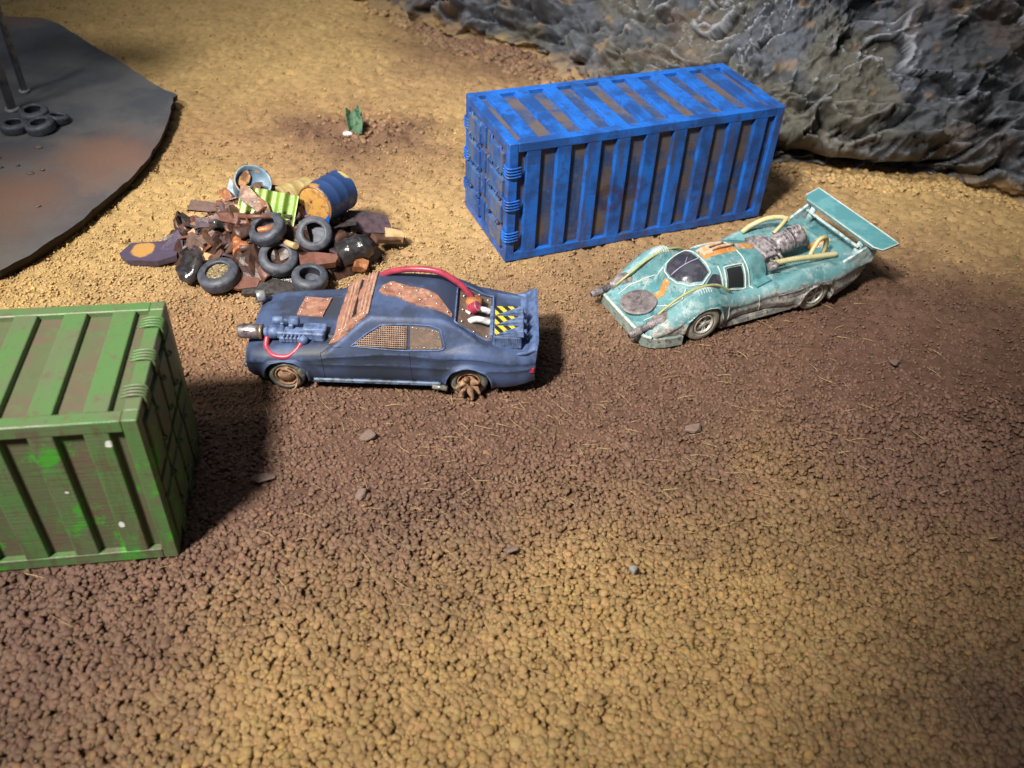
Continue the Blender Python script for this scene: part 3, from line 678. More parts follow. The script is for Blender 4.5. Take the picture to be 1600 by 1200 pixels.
# ------------------------------------------------------------------ little plant on its mound
def plant():
    t = thing('desert_plant', 'tiny dark green plant of stiff upright leaves on an earth mound', 'plant', (-6.9, 33.95, .22))
    m = pmat('leaf_green', (.014, .058, .030), (.03, .09, .05), 3, edge=(.16, .30, .19), ea=.8, rough=.5, bump=.1)
    def leaf(p, yaw, lean, w, h, tip):
        w, h = w * .88, h * .88
        b = MB(); t_ = .018; pts = [(-w * .7, 0), (w * .7, 0), (w, h * .45), (w * .95, h * .75), (tip, h), (-w * .95, h * .72), (-w, h * .45)]
        M = Matrix.Translation(p) @ Matrix.Rotation(yaw, 4, 'Z') @ Matrix.Rotation(math.pi / 2 - lean, 4, 'X'); b.prism(pts, -t_, t_, M); b.build('leaf', m, t)
    leaf((-.16, -.1, 0), 1.0, .1, .17, 1.22, -.1); leaf((.14, -.14, 0), -.35, .05, .25, 1.05, -.2); leaf((.0, -.05, 0), .3, .04, .2, .92, -.14); leaf((.22, .14, 0), 1.3, .0, .13, .95, .05); leaf((.04, .2, 0), .1, -.04, .17, 1.2, .12); leaf((-.1, .1, 0), .8, -.08, .1, .9, 0)
    b = MB(); b.ball((-.30, -.22, -.02), .17, (1.3, .9, .7), 9, 6); b.rough(.05, 7, 2)
    b.build('glue_lump', pmat('white_glue', (.72, .72, .70), (.35, .25, .2), 6, rough=.4), t)
plant()

# ------------------------------------------------------------------ car tools
def car_body(name, mat, parent, xs, hw, zb, top, side, wheels, colf=None, ny=96, ns=16):
    rings = []
    for x in xs:
        h = hw(x); b = zb(x)
        for wx, wz, R in wheels:
            if abs(x - wx) < R: b = max(b, wz + math.sqrt(R * R - (x - wx)**2))
        s = np.linspace(-1, 1, ny); s = np.sign(s) * (1 - (1 - np.abs(s))**1.25); y = s * h; zt = top(np.full(ny, x), y, h)
        zr = zt[0]; b = min(b, zr - .03); w = np.linspace(0, 1, ns)
        z = b + (zr - b) * w
        q = side(x, z, h)
        for wx, wz, R in wheels:
            d = np.hypot(x - wx, z - wz); q = q + .085 * np.exp(-((d - R - .015) / .07)**2)
        left = np.stack([np.full(ns, x), -(h + q * (1 - sst(.85, 1, w))), z], -1)[:-1]
        right = left[::-1].copy(); right[:, 1] *= -1
        inner = np.array([[x, -(h - .28), b + .02]]); innr = inner * np.array([[1, -1, 1]])
        t = np.stack([np.full(ny, x), y, zt], -1)
        rings.append(np.concatenate([inner, left, t, right, innr]))
    P = np.stack(rings)
    me = grid_mesh(name, P, True)
    bm = bmesh.new(); bm.from_mesh(me); bm.verts.ensure_lookup_table(); nv = P.shape[1]; nu = P.shape[0]
    bm.faces.new([bm.verts[i] for i in range(nv)]); bm.faces.new([bm.verts[(nu - 1) * nv + i] for i in reversed(range(nv))])
    bmesh.ops.recalc_face_normals(bm, faces=bm.faces); bm.to_mesh(me)
    bvh = BVHTree.FromBMesh(bm); bm.free()
    o = link_mesh(name, me, mat, parent); return o, bvh
def hit(bvh, a, b, ax):
    if ax == 'z': r = bvh.ray_cast(Vector((a, b, 9)), Vector((0, 0, -1))); d = Vector((a, b, 1.))
    elif ax == '-y': r = bvh.ray_cast(Vector((a, -9, b)), Vector((0, 1, 0))); d = Vector((a, -1.6, b))
    else: r = bvh.ray_cast(Vector((a, 9, b)), Vector((0, -1, 0))); d = Vector((a, 1.6, b))
    return (r[0], r[1]) if r[0] is not None else (d, Vector((0, 0, 1)))
def resample(pts, n):
    P = np.array(pts, float); d = np.r_[0, np.cumsum(np.hypot(*np.diff(P, axis=0).T))]; t = np.linspace(0, d[-1], n)
    return np.stack([np.interp(t, d, P[:, 0]), np.interp(t, d, P[:, 1])], -1)
def patch(bvh, A, B, n, m, th, ax='z', sink=.03, jit=0., seed=0):
    """sheet laid on the body between the outlines A and B, th thick"""
    A = resample(A, n); B = resample(B, n); G = []; N = []
    for i in range(n):
        for j in range(m):
            t = j / (m - 1); p = A[i] * (1 - t) + B[i] * t; h, nn = hit(bvh, p[0], p[1], ax); k = th + (jit * (float(vn(p[0] * 4, p[1] * 4, seed)) - .5) if jit else 0)
            G.append(h + nn * k); N.append(h - nn * sink)
    mb = MB(); fs = [(i * m + j, (i + 1) * m + j, (i + 1) * m + j + 1, i * m + j + 1) for i in range(n - 1) for j in range(m - 1)]
    mb.add(G, fs, True)
    rim = [i * m for i in range(n)] + [(n - 1) * m + j for j in range(1, m)] + [i * m + m - 1 for i in reversed(range(n - 1))] + [j for j in reversed(range(1, m - 1))]
    k = len(rim); mb.add([G[i] for i in rim] + [N[i] for i in rim], [(i, (i + 1) % k, k + (i + 1) % k, k + i) for i in range(k)])
    return mb
def line(bvh, pts, r, ax='z', off=0., n=26, mb=None):
    mb = mb or MB(); Q = resample(pts, n); W3 = []
    for p in Q: h, nn = hit(bvh, p[0], p[1], ax); W3.append(h + nn * off)
    mb.tube(W3, r, 5, 1); return mb
def rivets(bvh, pts, r, ax, off, mat, parent, name='rivet'):
    me = None
    for p in pts:
        h, nn = hit(bvh, p[0], p[1], ax)
        if me is None: b = MB(); b.ball((0, 0, 0), r, (1, 1, .8), 7, 5); me = b.mesh(name); me.materials.append(mat)
        o = link_mesh(name, me, None, parent); o.location = h + nn * off
def wheel(parent, x, y, z, r, w, tm, rm, spokes=5, rim_r=.33, sgn=-1, hub='spokes'):
    """axle along y, outer face towards sgn*y"""
    t = MB(); h = w / 2
    prof = [(-h, rim_r), (-h - .01, rim_r + .05), (-h + .005, r - .08), (-h + .04, r - .015), (-h + .08, r), (h - .08, r), (h - .04, r - .015), (h - .005, r - .08), (h + .01, rim_r + .05), (h, rim_r), (0, rim_r - .01)]
    t.lathe([(q, a) for q, a in prof], (0, 0, 0), (0, sgn, 0), 36, False, True, ring=True)
    wheel_o = bpy.data.objects.new('wheel', t.mesh('wheel')); wheel_o.data.materials.append(tm); S.collection.objects.link(wheel_o); wheel_o.parent = parent; wheel_o.location = (x, y, z)
    m = MB(); yo = sgn * (h - .10)
    m.lathe([(0, rim_r), (.3, rim_r - .01), (.5, rim_r - .045), (.35, rim_r - .07), (0, rim_r - .07)], (0, sgn * (h - .13), 0), (0, sgn * (h + .17), 0), 30, False, True)
    m.cyl((0, sgn * (h - .16), 0), (0, sgn * (h - .14), 0), rim_r, n=24)
    if hub == 'spokes':
        for k in range(spokes):
            M = Matrix.Rotation(2 * math.pi * k / spokes + .3, 4, 'Y'); m.add([M @ Vector(p) for p in ((-.035, sgn * (h - .02), .05), (.035, sgn * (h - .02), .05), (.055, sgn * (h - .07), rim_r - .05), (-.055, sgn * (h - .07), rim_r - .05), (-.05, sgn * (h - .15), .05), (.05, sgn * (h - .15), .05), (.075, sgn * (h - .15), rim_r - .04), (-.075, sgn * (h - .15), rim_r - .04))],
                [(0, 1, 2, 3), (0, 4, 5, 1), (1, 5, 6, 2), (3, 2, 6, 7), (0, 3, 7, 4)])
        m.cyl((0, sgn * (h - .15), 0), (0, sgn * (h + .0), 0), .085, .06, 12)
    m.build('rim', rm, wheel_o); return wheel_o

rust = pmat('rust_plate', (.32, .155, .11), (.20, .09, .06), 3, c=(.40, .24, .17), cs=7, edge=(.48, .32, .24), ea=.7, rough=.6, bump=.7, bsc=14, bd=.03)
rust2 = pmat('brown_grime', (.135, .095, .075), (.20, .13, .095), 4, rough=.65, bump=.6, bsc=16)
rivet_m = pmat('bright_rivet', (.62, .60, .58), rough=.25, metal=.7, bump=0)
red_hose = pmat('red_hose', (.37, .045, .08), (.27, .035, .06), 4, rough=.32, bump=.1)
tyre_old = pmat('dusty_tyre', (.10, .10, .085), (.19, .175, .14), 3, c=(.25, .23, .18), cs=6, rough=.8, bump=.4)
black_m = pmat('dark_inside', (.012, .012, .014), rough=.9, bump=0)

# ------------------------------------------------------------------ dark blue muscle car
def muscle():
    a = math.radians(1.8); o = Vector((-6.1, 18.25, 0)) + Vector((-math.sin(a), math.cos(a), 0)) * 1.6
    t = thing('armed_car', 'dark blue fastback car with gun on the hood and rusty patches', 'toy car', o, a)
    paintm = pmat('dusty_blue_paint', (.060, .090, .185), (.036, .048, .09), .8, .42, .60, c=(.036, .042, .058), cs=.9, clo=.54, chi=.68, edge=(.135, .21, .43), ea=.65, elo=.505, ehi=.54, rough=.52, bump=.25, bsc=22, spec=.35, soot=(((-3.8, 18.3, .75), .3, 1.5), ((-7.0, 18.4, .7), .2, .9), ((-1.9, 18.4, .9), .1, .7)))
    gunm = pmat('gun_blue', (.048, .072, .155), (.03, .045, .09), 3, edge=(.14, .2, .36), ea=.9, elo=.505, ehi=.56, rough=.5, bump=.3)
    R = .585; wheels = ((0, .48, R), (4.93, .48, R + .02))
    HW = [(-1.08, 1.32), (-1.02, 1.42), (-.9, 1.48), (-.5, 1.55), (1, 1.56), (2.6, 1.52), (4.2, 1.55), (5, 1.63), (6, 1.58), (6.5, 1.48), (6.72, 1.36)]
    hwf = lambda x: float(slut(x, HW, .1))
    ZB = [(-1.08, .42), (-.95, .34), (5.9, .30), (6.3, .38), (6.72, .52)]
    ZC = [(-1.08, 1.10), (-1.02, 1.18), (-.85, 1.24), (0, 1.34), (1.3, 1.46), (3, 1.55), (5, 1.62), (6.1, 1.52), (6.72, 1.46)]
    def top(x, y, h):
        x = x; ay = np.abs(y); zc = slut(x, ZC, .15)
        e = np.clip((ay - (h - .34)) / .34, 0, 1)
        z = zc - .045 * (ay / h)**2 - .25 * (1 - np.sqrt(np.clip(1 - e**2.2, 0, 1))) - .01
        z += .055 * sst(.92, .84, ay - .05 * x) * sst(1.6, 1.35, x) * sst(-1.2, -.8, x)      # raised hood centre
        z += .03 * np.exp(-((ay - (h - .3)) / .12)**2) * sst(5.9, 5.2, x) * sst(-1, -.3, x)   # fender crowns
        z += .06 * np.exp(-((x - 5.0) / .7)**2) * sst(.5, 1.2, ay)
        z -= .055 * sst(5.55, 5.62, x) * sst(6.6, 6.5, x) * sst(1.22, 1.16, ay)           # sunk boot lid
        ws = 1.44 + (x - 1.28) * .84; rr = 2.24 - (x - 4.25) * .50 - .10 * np.clip(x - 4.25, 0, 2)**2; sd = 1.52 + (1.47 - ay - .03 * np.abs(x - 3.2)) * 2.0
        crown = 2.33 - .07 * y**2 - .018 * (x - 3.2)**2
        g = smin(smin(ws, rr, .16), smin(sd, crown, .16), .12)
        z = np.maximum(z, g) if False else smax(z, g, .07)
        # sunk side windows and rear window
        wz = z
        inwin = sst(2.62 - 1.25 * (z - 1.62), 2.68 - 1.25 * (z - 1.62), x) * sst(4.22, 4.16, x - .12 * (z - 1.6)) * sst(1.66, 1.70, z) * sst(2.14, 2.10, z) * (ay > 1.08)
        wz = wz - .0 * inwin
        rw = sst(4.50, 4.56, x) * sst(5.52, 5.46, x) * sst(1.06 + .02, 1.0 + .02, ay + (5.5 - x) * .10)
        return wz - .06 * rw
    def side(x, z, h):
        return -.13 * np.clip((.75 - z) / .45, 0, 1)**2 + .035 * np.exp(-((z - 1.0) / .07)**2) * (1 - math.exp(-(x**2) / .5)) - .02
    xs = np.unique(np.concatenate([np.linspace(-1.08, -.95, 6), np.linspace(-.95, 6.5, 190), np.linspace(6.5, 6.72, 6), [w[0] + sg * (w[2] - d) for w in wheels for sg in (-1, 1) for d in (.001, .004, .012, .025)]]))
    body, bv = car_body('body', paintm, t, xs, hwf, lambda x: float(lut(x, ZB)), top, side, wheels)
    b = MB(); b.box((2.7, 0, .55), (7.2, 2.3, .62), bev=.05); b.box((2.45, 0, .34), (3.7, 2.96, .16), bev=.03); b.build('chassis', black_m, t)
    # sills, bumpers, lights
    for sg in (-1, 1):
        b = MB(); b.box((2.45, sg * 1.50, .40), (3.45, .10, .13), bev=.03); b.build('sill', pmat('sill_grey' if sg < 0 else 'sill_grey_far', (.12, .17, .27), (.04, .05, .07), 3, rough=.45, bump=.2), t)
        b = MB(); b.cyl((3.95, sg * 1.53, .33), (4.35, sg * 1.60, .33), .075, .08, 10); b.build('exhaust_tip', pmat('exhaust_grey' if sg < 0 else 'exhaust_grey_far', (.3, .29, .25), (.1, .1, .1), 6, rough=.4, metal=.4), t)
        b = MB(); b.box((6.62, sg * 1.33, .92), (.16, .20, .20), bev=.03); b.build('tail_light', pmat('tail_red' if sg < 0 else 'tail_red_far', (.42, .03, .06), rough=.3, bump=0), t)
    b = MB(); b.box((-1.12, 0, .60), (.14, 2.55, .16), bev=.04); b.build('bumper', pmat('bumper_dark', (.035, .04, .055), edge=(.25, .26, .28), rough=.4), t)
    b = MB(); b.box((-1.09, 0, .87), (.05, 2.2, .22), bev=.02)
    for k in range(9): b.box((-1.125, -.96 + k * .24, .87), (.03, .03, .2))
    b.build('grille', black_m, t)
    # spoiler: rising lip that wraps forward at both ends
    b = MB(); sec = []
    for s in np.linspace(-1, 1, 33):
        y = s * 1.43; wrap = max(0, abs(s) - .80) / .20; xo = -.12 * wrap**1.4
        hgt = .38 * (1 - .45 * wrap); x0 = 6.22 + xo * .5; x1 = 6.76 + xo * .4 - .02
        zb_ = float(top(np.array([min(6.6, max(5.4, x0))]), np.array([y * .93]), hwf(6.3))[0]) - .03
        sec.append([(x0, y, zb_), (x0 + .26, y, zb_ + .06), (x1 - .04, y, zb_ + hgt), (x1 + .03, y, zb_ + hgt - .02), (x1 + .02, y * .96, zb_ - .22), (x0 + .22, y * .93, zb_ - .18)])
    n = len(sec); vs = [p for s_ in sec for p in s_]; fs = [(i * 6 + k, i * 6 + (k + 1) % 6, (i + 1) * 6 + (k + 1) % 6, (i + 1) * 6 + k) for i in range(n - 1) for k in range(6)] + [tuple(range(6)), tuple(reversed(range((n - 1) * 6, n * 6)))]
    b.add(vs, fs, False); b.build('spoiler', paintm, t)
    # side windows: woven rusty mesh and riveted plate
    meshm = pmat('mesh_rust', (.24, .125, .09), (.13, .07, .05), 6, edge=(.45, .33, .26), rough=.6, bump=.3)
    for ax, sg in (('-y', -1), ('+y', 1)):
        A = [(1.90, 1.60), (2.22, 1.82), (2.62, 2.06), (3.28, 2.09)]; B = [(1.84, 1.54), (2.4, 1.52), (2.9, 1.52), (3.28, 1.52)]
        bk = patch(bv, A, B, 16, 7, .006, ax); w = bk.build('side_window', black_m, t)
        g = MB()
        for k in range(23):
            x = 1.98 + k * .058; za = np.interp(x, [p[0] for p in A], [p[1] for p in A]); line(bv, [(x, 1.53), (x, za)], .0115, ax, .016, 5, g)
        for k in range(11):
            z = 1.56 + k * .05; x0 = np.interp(z, [1.60, 1.82, 2.06], [1.90, 2.22, 2.62]); line(bv, [(x0, z), (3.28, z)], .012, ax, .03 if k % 2 else .018, 12, g)
        g.build('window_mesh', meshm, w)
        A = [(3.36, 2.09), (3.8, 2.06), (4.12, 1.98)]; B = [(3.36, 1.52), (3.8, 1.53), (4.22, 1.55)]
        q = patch(bv, A, B, 10, 6, .012, ax).build('quarter_plate', rust2, t)
        rivets(bv, [(3.42 + k * .105, 1.57) for k in range(8)] + [(3.42 + k * .105, 2.05 - .012 * k) for k in range(7)] + [(3.42, 1.82), (3.42, 1.94), (4.12, 1.83), (4.1, 1.94)], .016, ax, .02, rivet_m, q)
        fr = MB(); loop = [(1.80, 1.53), (2.2, 1.85), (2.60, 2.09), (3.3, 2.13), (3.9, 2.10), (4.16, 2.02), (4.29, 1.56), (4.1, 1.51), (3, 1.49), (1.80, 1.53)]
        line(bv, loop, .022, ax, .008, 60, fr); fr.build('window_frame', paintm, t)
        g = MB()
        for pts in ([(.98, 1.32), (1.02, 1.08), (1.05, .42)], [(1.0, 1.3), (1.25, 1.44), (1.55, 1.5)], [(3.34, 1.58), (3.36, 1.1), (3.42, .42)], [(1.05, .44), (3.42, .44)]): line(bv, pts, .009, ax, -.001, 20, g)
        g.build('door_gap', black_m, t)
    # armoured windscreen: rusty straps with a slit
    sh = patch(bv, [(1.22, -1.30), (1.32, -.95), (1.30, .2), (1.42, 1.42)], [(1.52, -1.30), (2.18, -.98), (2.26, .2), (2.22, 1.36)], 40, 18, .04, 'z', .03, .09, 3); so = sh.build('windscreen_armour', rust, t)
    g = MB()
    for k, (x, d) in enumerate(((1.50, .0), (1.62, .01), (1.98, .015), (2.10, 0), (2.22, .01))): line(bv, [(x, -.92 + d), (x + .05, 1.34)], .042 + .008 * (k % 2), 'z', .03, 20, g)
    g.rough(.012, 6, 2); so2 = g.build('strap', rust, so)
    line(bv, [(1.80, -.62), (1.84, 1.05)], .062, 'z', .012, 16).build('slit', black_m, so)
    rivets(bv, [(1.36, -1.18), (1.45, -.85), (1.62, -.95), (1.95, -.98), (1.4, 1.32), (2.16, 1.3), (1.85, -.8), (2.15, -.86)], .035, 'z', .055, rivet_m, so)
    # hood patch, roof strip, rear window plate
    hp = patch(bv, [(.10, .02), (.2, .86)], [(.84, -.10), (.97, .74)], 16, 16, .045, 'z', .0, .05, 5).build('hood_patch', rust, t)
    rivets(bv, [(.2, .12), (.27, .76), (.80, .02), (.86, .66)], .03, 'z', .06, rivet_m, hp)
    rs = patch(bv, [(2.42, -.02), (2.5, .30), (2.75, .42), (3.0, .30), (3.6, .16), (4.0, -.12), (4.42, -.72)], [(2.5, -.1), (2.62, -.18), (2.9, -.22), (3.2, -.42), (3.5, -.58), (3.9, -.66), (4.42, -.80)], 40, 14, .05, 'z', .0, .07, 7).build('roof_patch', rust, t)
    rivets(bv, [(2.56, .1), (2.72, .28), (3.05, .16), (3.0, -.14), (3.45, .02), (3.55, -.38), (3.85, -.2), (4.0, -.5), (4.3, -.72)], .032, 'z', .065, rivet_m, rs)
    bw = patch(bv, [(4.56, -.90), (4.60, 0), (4.56, .90)], [(5.46, -.99), (5.47, 0), (5.46, .99)], 20, 12, .012, 'z').build('rear_window_plate', rust2, t)
    rivets(bv, [(4.68, -.72), (4.68, -.2), (4.68, .45), (4.75, .82), (5.36, .85), (5.36, -.82), (5.0, -.92), (5.1, .9)], .036, 'z', .03, rivet_m, bw)
    g = MB(); line(bv, [(4.50, -.95), (4.50, .95), (5.52, 1.06), (5.54, 0), (5.52, -1.06), (4.50, -.95)], .025, 'z', .02, 50, g); g.build('rear_window_frame', paintm, t)
    g = MB(); line(bv, [(-.55, -.86), (1.25, -.90)], .008, 'z', 0, 20, g); line(bv, [(-.55, .86), (1.25, .90)], .008, 'z', 0, 20, g); g.build('hood_gap', black_m, t)
    # hose port on the rear window: rusty boss, red ribbed cap, white pipe
    orange = pmat('orange_rust', (.42, .17, .06), (.28, .10, .04), 5, rough=.7, bump=.6)
    b = MB(); b.ball((4.98, .35, 1.84), .26, (1, 1.15, .6), 12, 8); b.rough(.05, 6, 3); b.build('weld_lump', orange, t)
    redc = pmat('dark_red_cap', (.28, .02, .05), rough=.35, bump=0, edge=(.5, .2, .25)); wh = pmat('pale_pipe', (.66, .66, .66), (.4, .4, .42), 5, rough=.35, bump=.1)
    b = MB(); b.lathe([(k / 10, .17 if k % 2 else .145) for k in range(11)], (4.88, -.0, 1.80), (5.12, -.04, 2.0), 16); b.build('filler_cap', redc, t)
    b = MB(); b.tube([(4.70, -.08, 1.83), (4.78, -.15, 1.87), (4.9, -.2, 1.84)], .05, 7, 4); b.tube([(5.1, .0, 1.85), (5.28, -.02, 1.86), (5.44, -.03, 1.80)], .085, 8, 4); b.build('pipe_end', wh, t)
    b = MB(); b.tube([(4.86, -.52, 1.66), (4.90, -.50, 1.80), (5.05, -.47, 1.86), (5.25, -.44, 1.82), (5.44, -.42, 1.74)], .088, 10, 6); b.build('pipe', wh, t)
    b = MB(); b.tube([(2.35, .95, 2.20), (2.70, .86, 2.42), (3.3, .74, 2.60), (4.0, .62, 2.62), (4.6, .50, 2.30), (4.92, .42, 1.95)], .085, 12, 8); b.build('hose', red_hose, t)
    # exhaust box with three hazard striped wedges
    bo = MB(); bo.box((5.92, -.52, 1.66), (.80, 1.36, .40), bev=.03, taper=(.92, .97)); bo.box((5.50, -.5, 1.82), (.1, 1.3, .16), bev=.02); bx = bo.build('rear_engine_box', gunm, t)
    hz = NT('hazard_stripes'); s_ = hz.t.nodes.new('ShaderNodeSeparateXYZ'); hz.t.links.new(hz.pos, s_.inputs[0])
    w = hz.math('FRACT', hz.math('MULTIPLY', hz.math('ADD', s_.outputs[0], hz.math('MULTIPLY', s_.outputs[1], .75)), 3.3)); f = hz.mapr(w, .48, .52)
    hm = hz.fin(hz.mix(hz.mapr(hz.noise(6, 4), .6, .7, 0, .6), hz.mix(f, (.62, .48, .045), (.02, .02, .022)), (.05, .06, .09)), .45)
    for k in range(3):
        y = -1.0 + k * .44; zt = 1.865
        b = MB(); b.add([(5.58, y - .18, zt), (5.58, y + .20, zt), (6.02, y + .21, zt), (6.02, y - .16, zt), (5.58, y - .18, zt + .06), (5.58, y + .20, zt + .06), (6.24, y + .22, zt + .06), (5.62, y - .18, zt + .06)], [(0, 1, 5, 4), (1, 2, 6, 5), (2, 3, 4, 6), (4, 5, 6), (3, 0, 4), (3, 2, 1, 0)]); b.build('hazard_wedge', hm, bx)
        b = MB(); b.add([(5.62, y + .02 - .2, zt), (6.36, y - .20, zt), (6.36, y + .17, zt), (5.64, y - .19, zt + .07), (6.34, y - .17, zt + .16), (6.34, y + .14, zt + .16)], [(0, 1, 4, 3), (1, 2, 5, 4), (2, 0, 3, 5), (3, 4, 5), (2, 1, 0)]); b.cyl((6.30, y - .02, zt + .05), (6.44, y - .02, zt + .05), .075, n=10); b.build('exhaust_horn', gunm, bx)
    b = MB()
    for k in range(14): b.box((5.60 + k * .048, -1.20, 1.66), (.02, .015, .3))
    b.build('cooling_fins', gunm, bx)
    # headlamp pod on the far fender
    b = MB(); b.lathe([(0, .12), (.2, .17), (.9, .19), (1, .17), (.92, .13), (.9, .02)], (-.95, .90, 1.40), (-1.2, .80, 1.42), 18, True); hl = b.build('headlamp', pmat('worn_steel', (.42, .43, .44), (.2, .2, .2), 4, rough=.35, metal=.5), t)
    b = MB(); b.cyl((-1.195, .802, 1.42), (-1.21, .796, 1.42), .10, n=14); b.build('lens', black_m, hl)
    b = MB(); b.cyl((-1.02, .86, 1.1), (-1.02, .86, 1.32), .05); b.build('headlamp_stalk', gunm, t)
    # hood gun
    g = MB(); yy = -.92; zz = 1.52
    g.box((.32, yy, zz - .01), (1.1, .30, .22), bev=.03); g.box((.20, yy - .14, zz - .10), (.72, .16, .18), bev=.03); g.box((.76, yy + .10, zz + .10), (.62, .32, .14), bev=.03); g.box((.88, yy - .02, zz + .02), (.34, .42, .28), bev=.04)
    g.lathe([(0, .10), (.15, .14), (.3, .14), (.34, .18), (.6, .18), (.7, .14), (1, .14)], (-.62, yy, zz), (-.05, yy, zz), 14)
    for k in range(6): g.box((-.02 + k * .105, yy - .19, zz - .04), (.045, .09, .22), bev=.01)
    g.box((-.10, yy + .10, zz + .16), (.10, .12, .22), bev=.02); g.box((.14, yy + .08, zz + .14), (.12, .14, .2), bev=.02)
    gun = g.build('hood_gun', gunm, t)
    b = MB(); b.lathe([(0, .10), (.1, .12), (.35, .11), (.4, .08), (.6, .08), (.65, .13), (.95, .13), (1, .10)], (-.36, yy + .18, zz + .26), (.34, yy + .18, zz + .26), 14); b.build('scope', gunm, gun)
    mz = pmat('purple_steel', (.17, .11, .135), (.09, .06, .08), 4, edge=(.5, .45, .45), ea=.8, rough=.35, metal=.6, bump=.2)
    b = MB(); b.lathe([(0, .13), (0.02, .175), (.10, .20), (.82, .20), (.9, .185), (.93, .15)], (-1.28, yy + .02, zz - .02), (-.66, yy, zz), 20); bz = b.build('muzzle', mz, gun)
    b = MB(); b.cyl((-1.295, yy + .02, zz - .02), (-1.27, yy + .02, zz - .02), .11, n=14); b.box((-1.0, yy + .02, zz + .178), (.26, .05, .02), bev=.005); b.box((-1.0, yy - .14, zz + .10), (.20, .03, .03), M=Matrix.Rotation(.8, 3, 'X')); b.build('slot', black_m, bz)
    b = MB(); b.cyl((-.70, yy, zz), (-.62, yy, zz), .21, n=18); b.build('collar', pmat('brass_collar', (.38, .30, .2), rough=.35, metal=.7), gun)
    b = MB(); b.tube([(-.50, yy - .08, zz - .10), (-.50, yy - .30, zz - .28), (-.28, yy - .52, zz - .38), (.08, yy - .56, zz - .38), (.32, yy - .42, zz - .26), (.46, yy - .26, zz - .10)], .078, 12, 8); b.build('gun_hose', red_hose, gun)
    b = MB(); b.ball((.50, yy - .24, zz - .06), .13, (1, 1, 1), 12, 8); b.build('hose_joint', gunm, gun)
    # wheels with rusty claw hubs
    hubm = pmat('rust_hub', (.25, .14, .085), (.15, .08, .05), 5, c=(.40, .25, .14), cs=4, rough=.7, bump=.8, bsc=14, bd=.03)
    for x in (0, 4.93):
        for sg in (-1, 1):
            w = wheel(t, x, sg * 1.30, .49, .50 if x < 1 else .52, .42, tyre_old, hubm, rim_r=.34, sgn=sg, hub='plain')
            b = MB()
            if x > 1:
                b.lathe([(0, .22), (.5, .2), (.8, .14), (1, .04)], (0, sg * .12, 0), (0, sg * .34, 0), 12)
                for k in range(6):
                    an = 2 * math.pi * k / 6 - .25; c_, s_2 = math.cos(an), math.sin(an)
                    b.tube([(c_ * .08, sg * .22, s_2 * .08), (c_ * .20, sg * .33, s_2 * .20), (c_ * .27, sg * .40, s_2 * .27 - .02), (c_ * .34, sg * .47, s_2 * .34 - .06)], lambda q: .115 * (1 - q * .72) + .012, 7, 4)
                b.rough(.035, 7, 4)
            else:
                b.lathe([(0, .24), (.5, .22), (.8, .12), (1, .03)], (0, sg * .12, 0), (0, sg * .28, 0), 12)
                b.tube([(-.12, sg * .22, .24), (.08, sg * .27, .27), (.26, sg * .30, .16), (.33, sg * .32, -.04), (.26, sg * .36, -.25), (.14, sg * .44, -.40)], lambda q: .045 * (1 - q * .6), 7, 4); b.rough(.03, 7, 5)
            b.build('claw', hubm, w)
muscle()

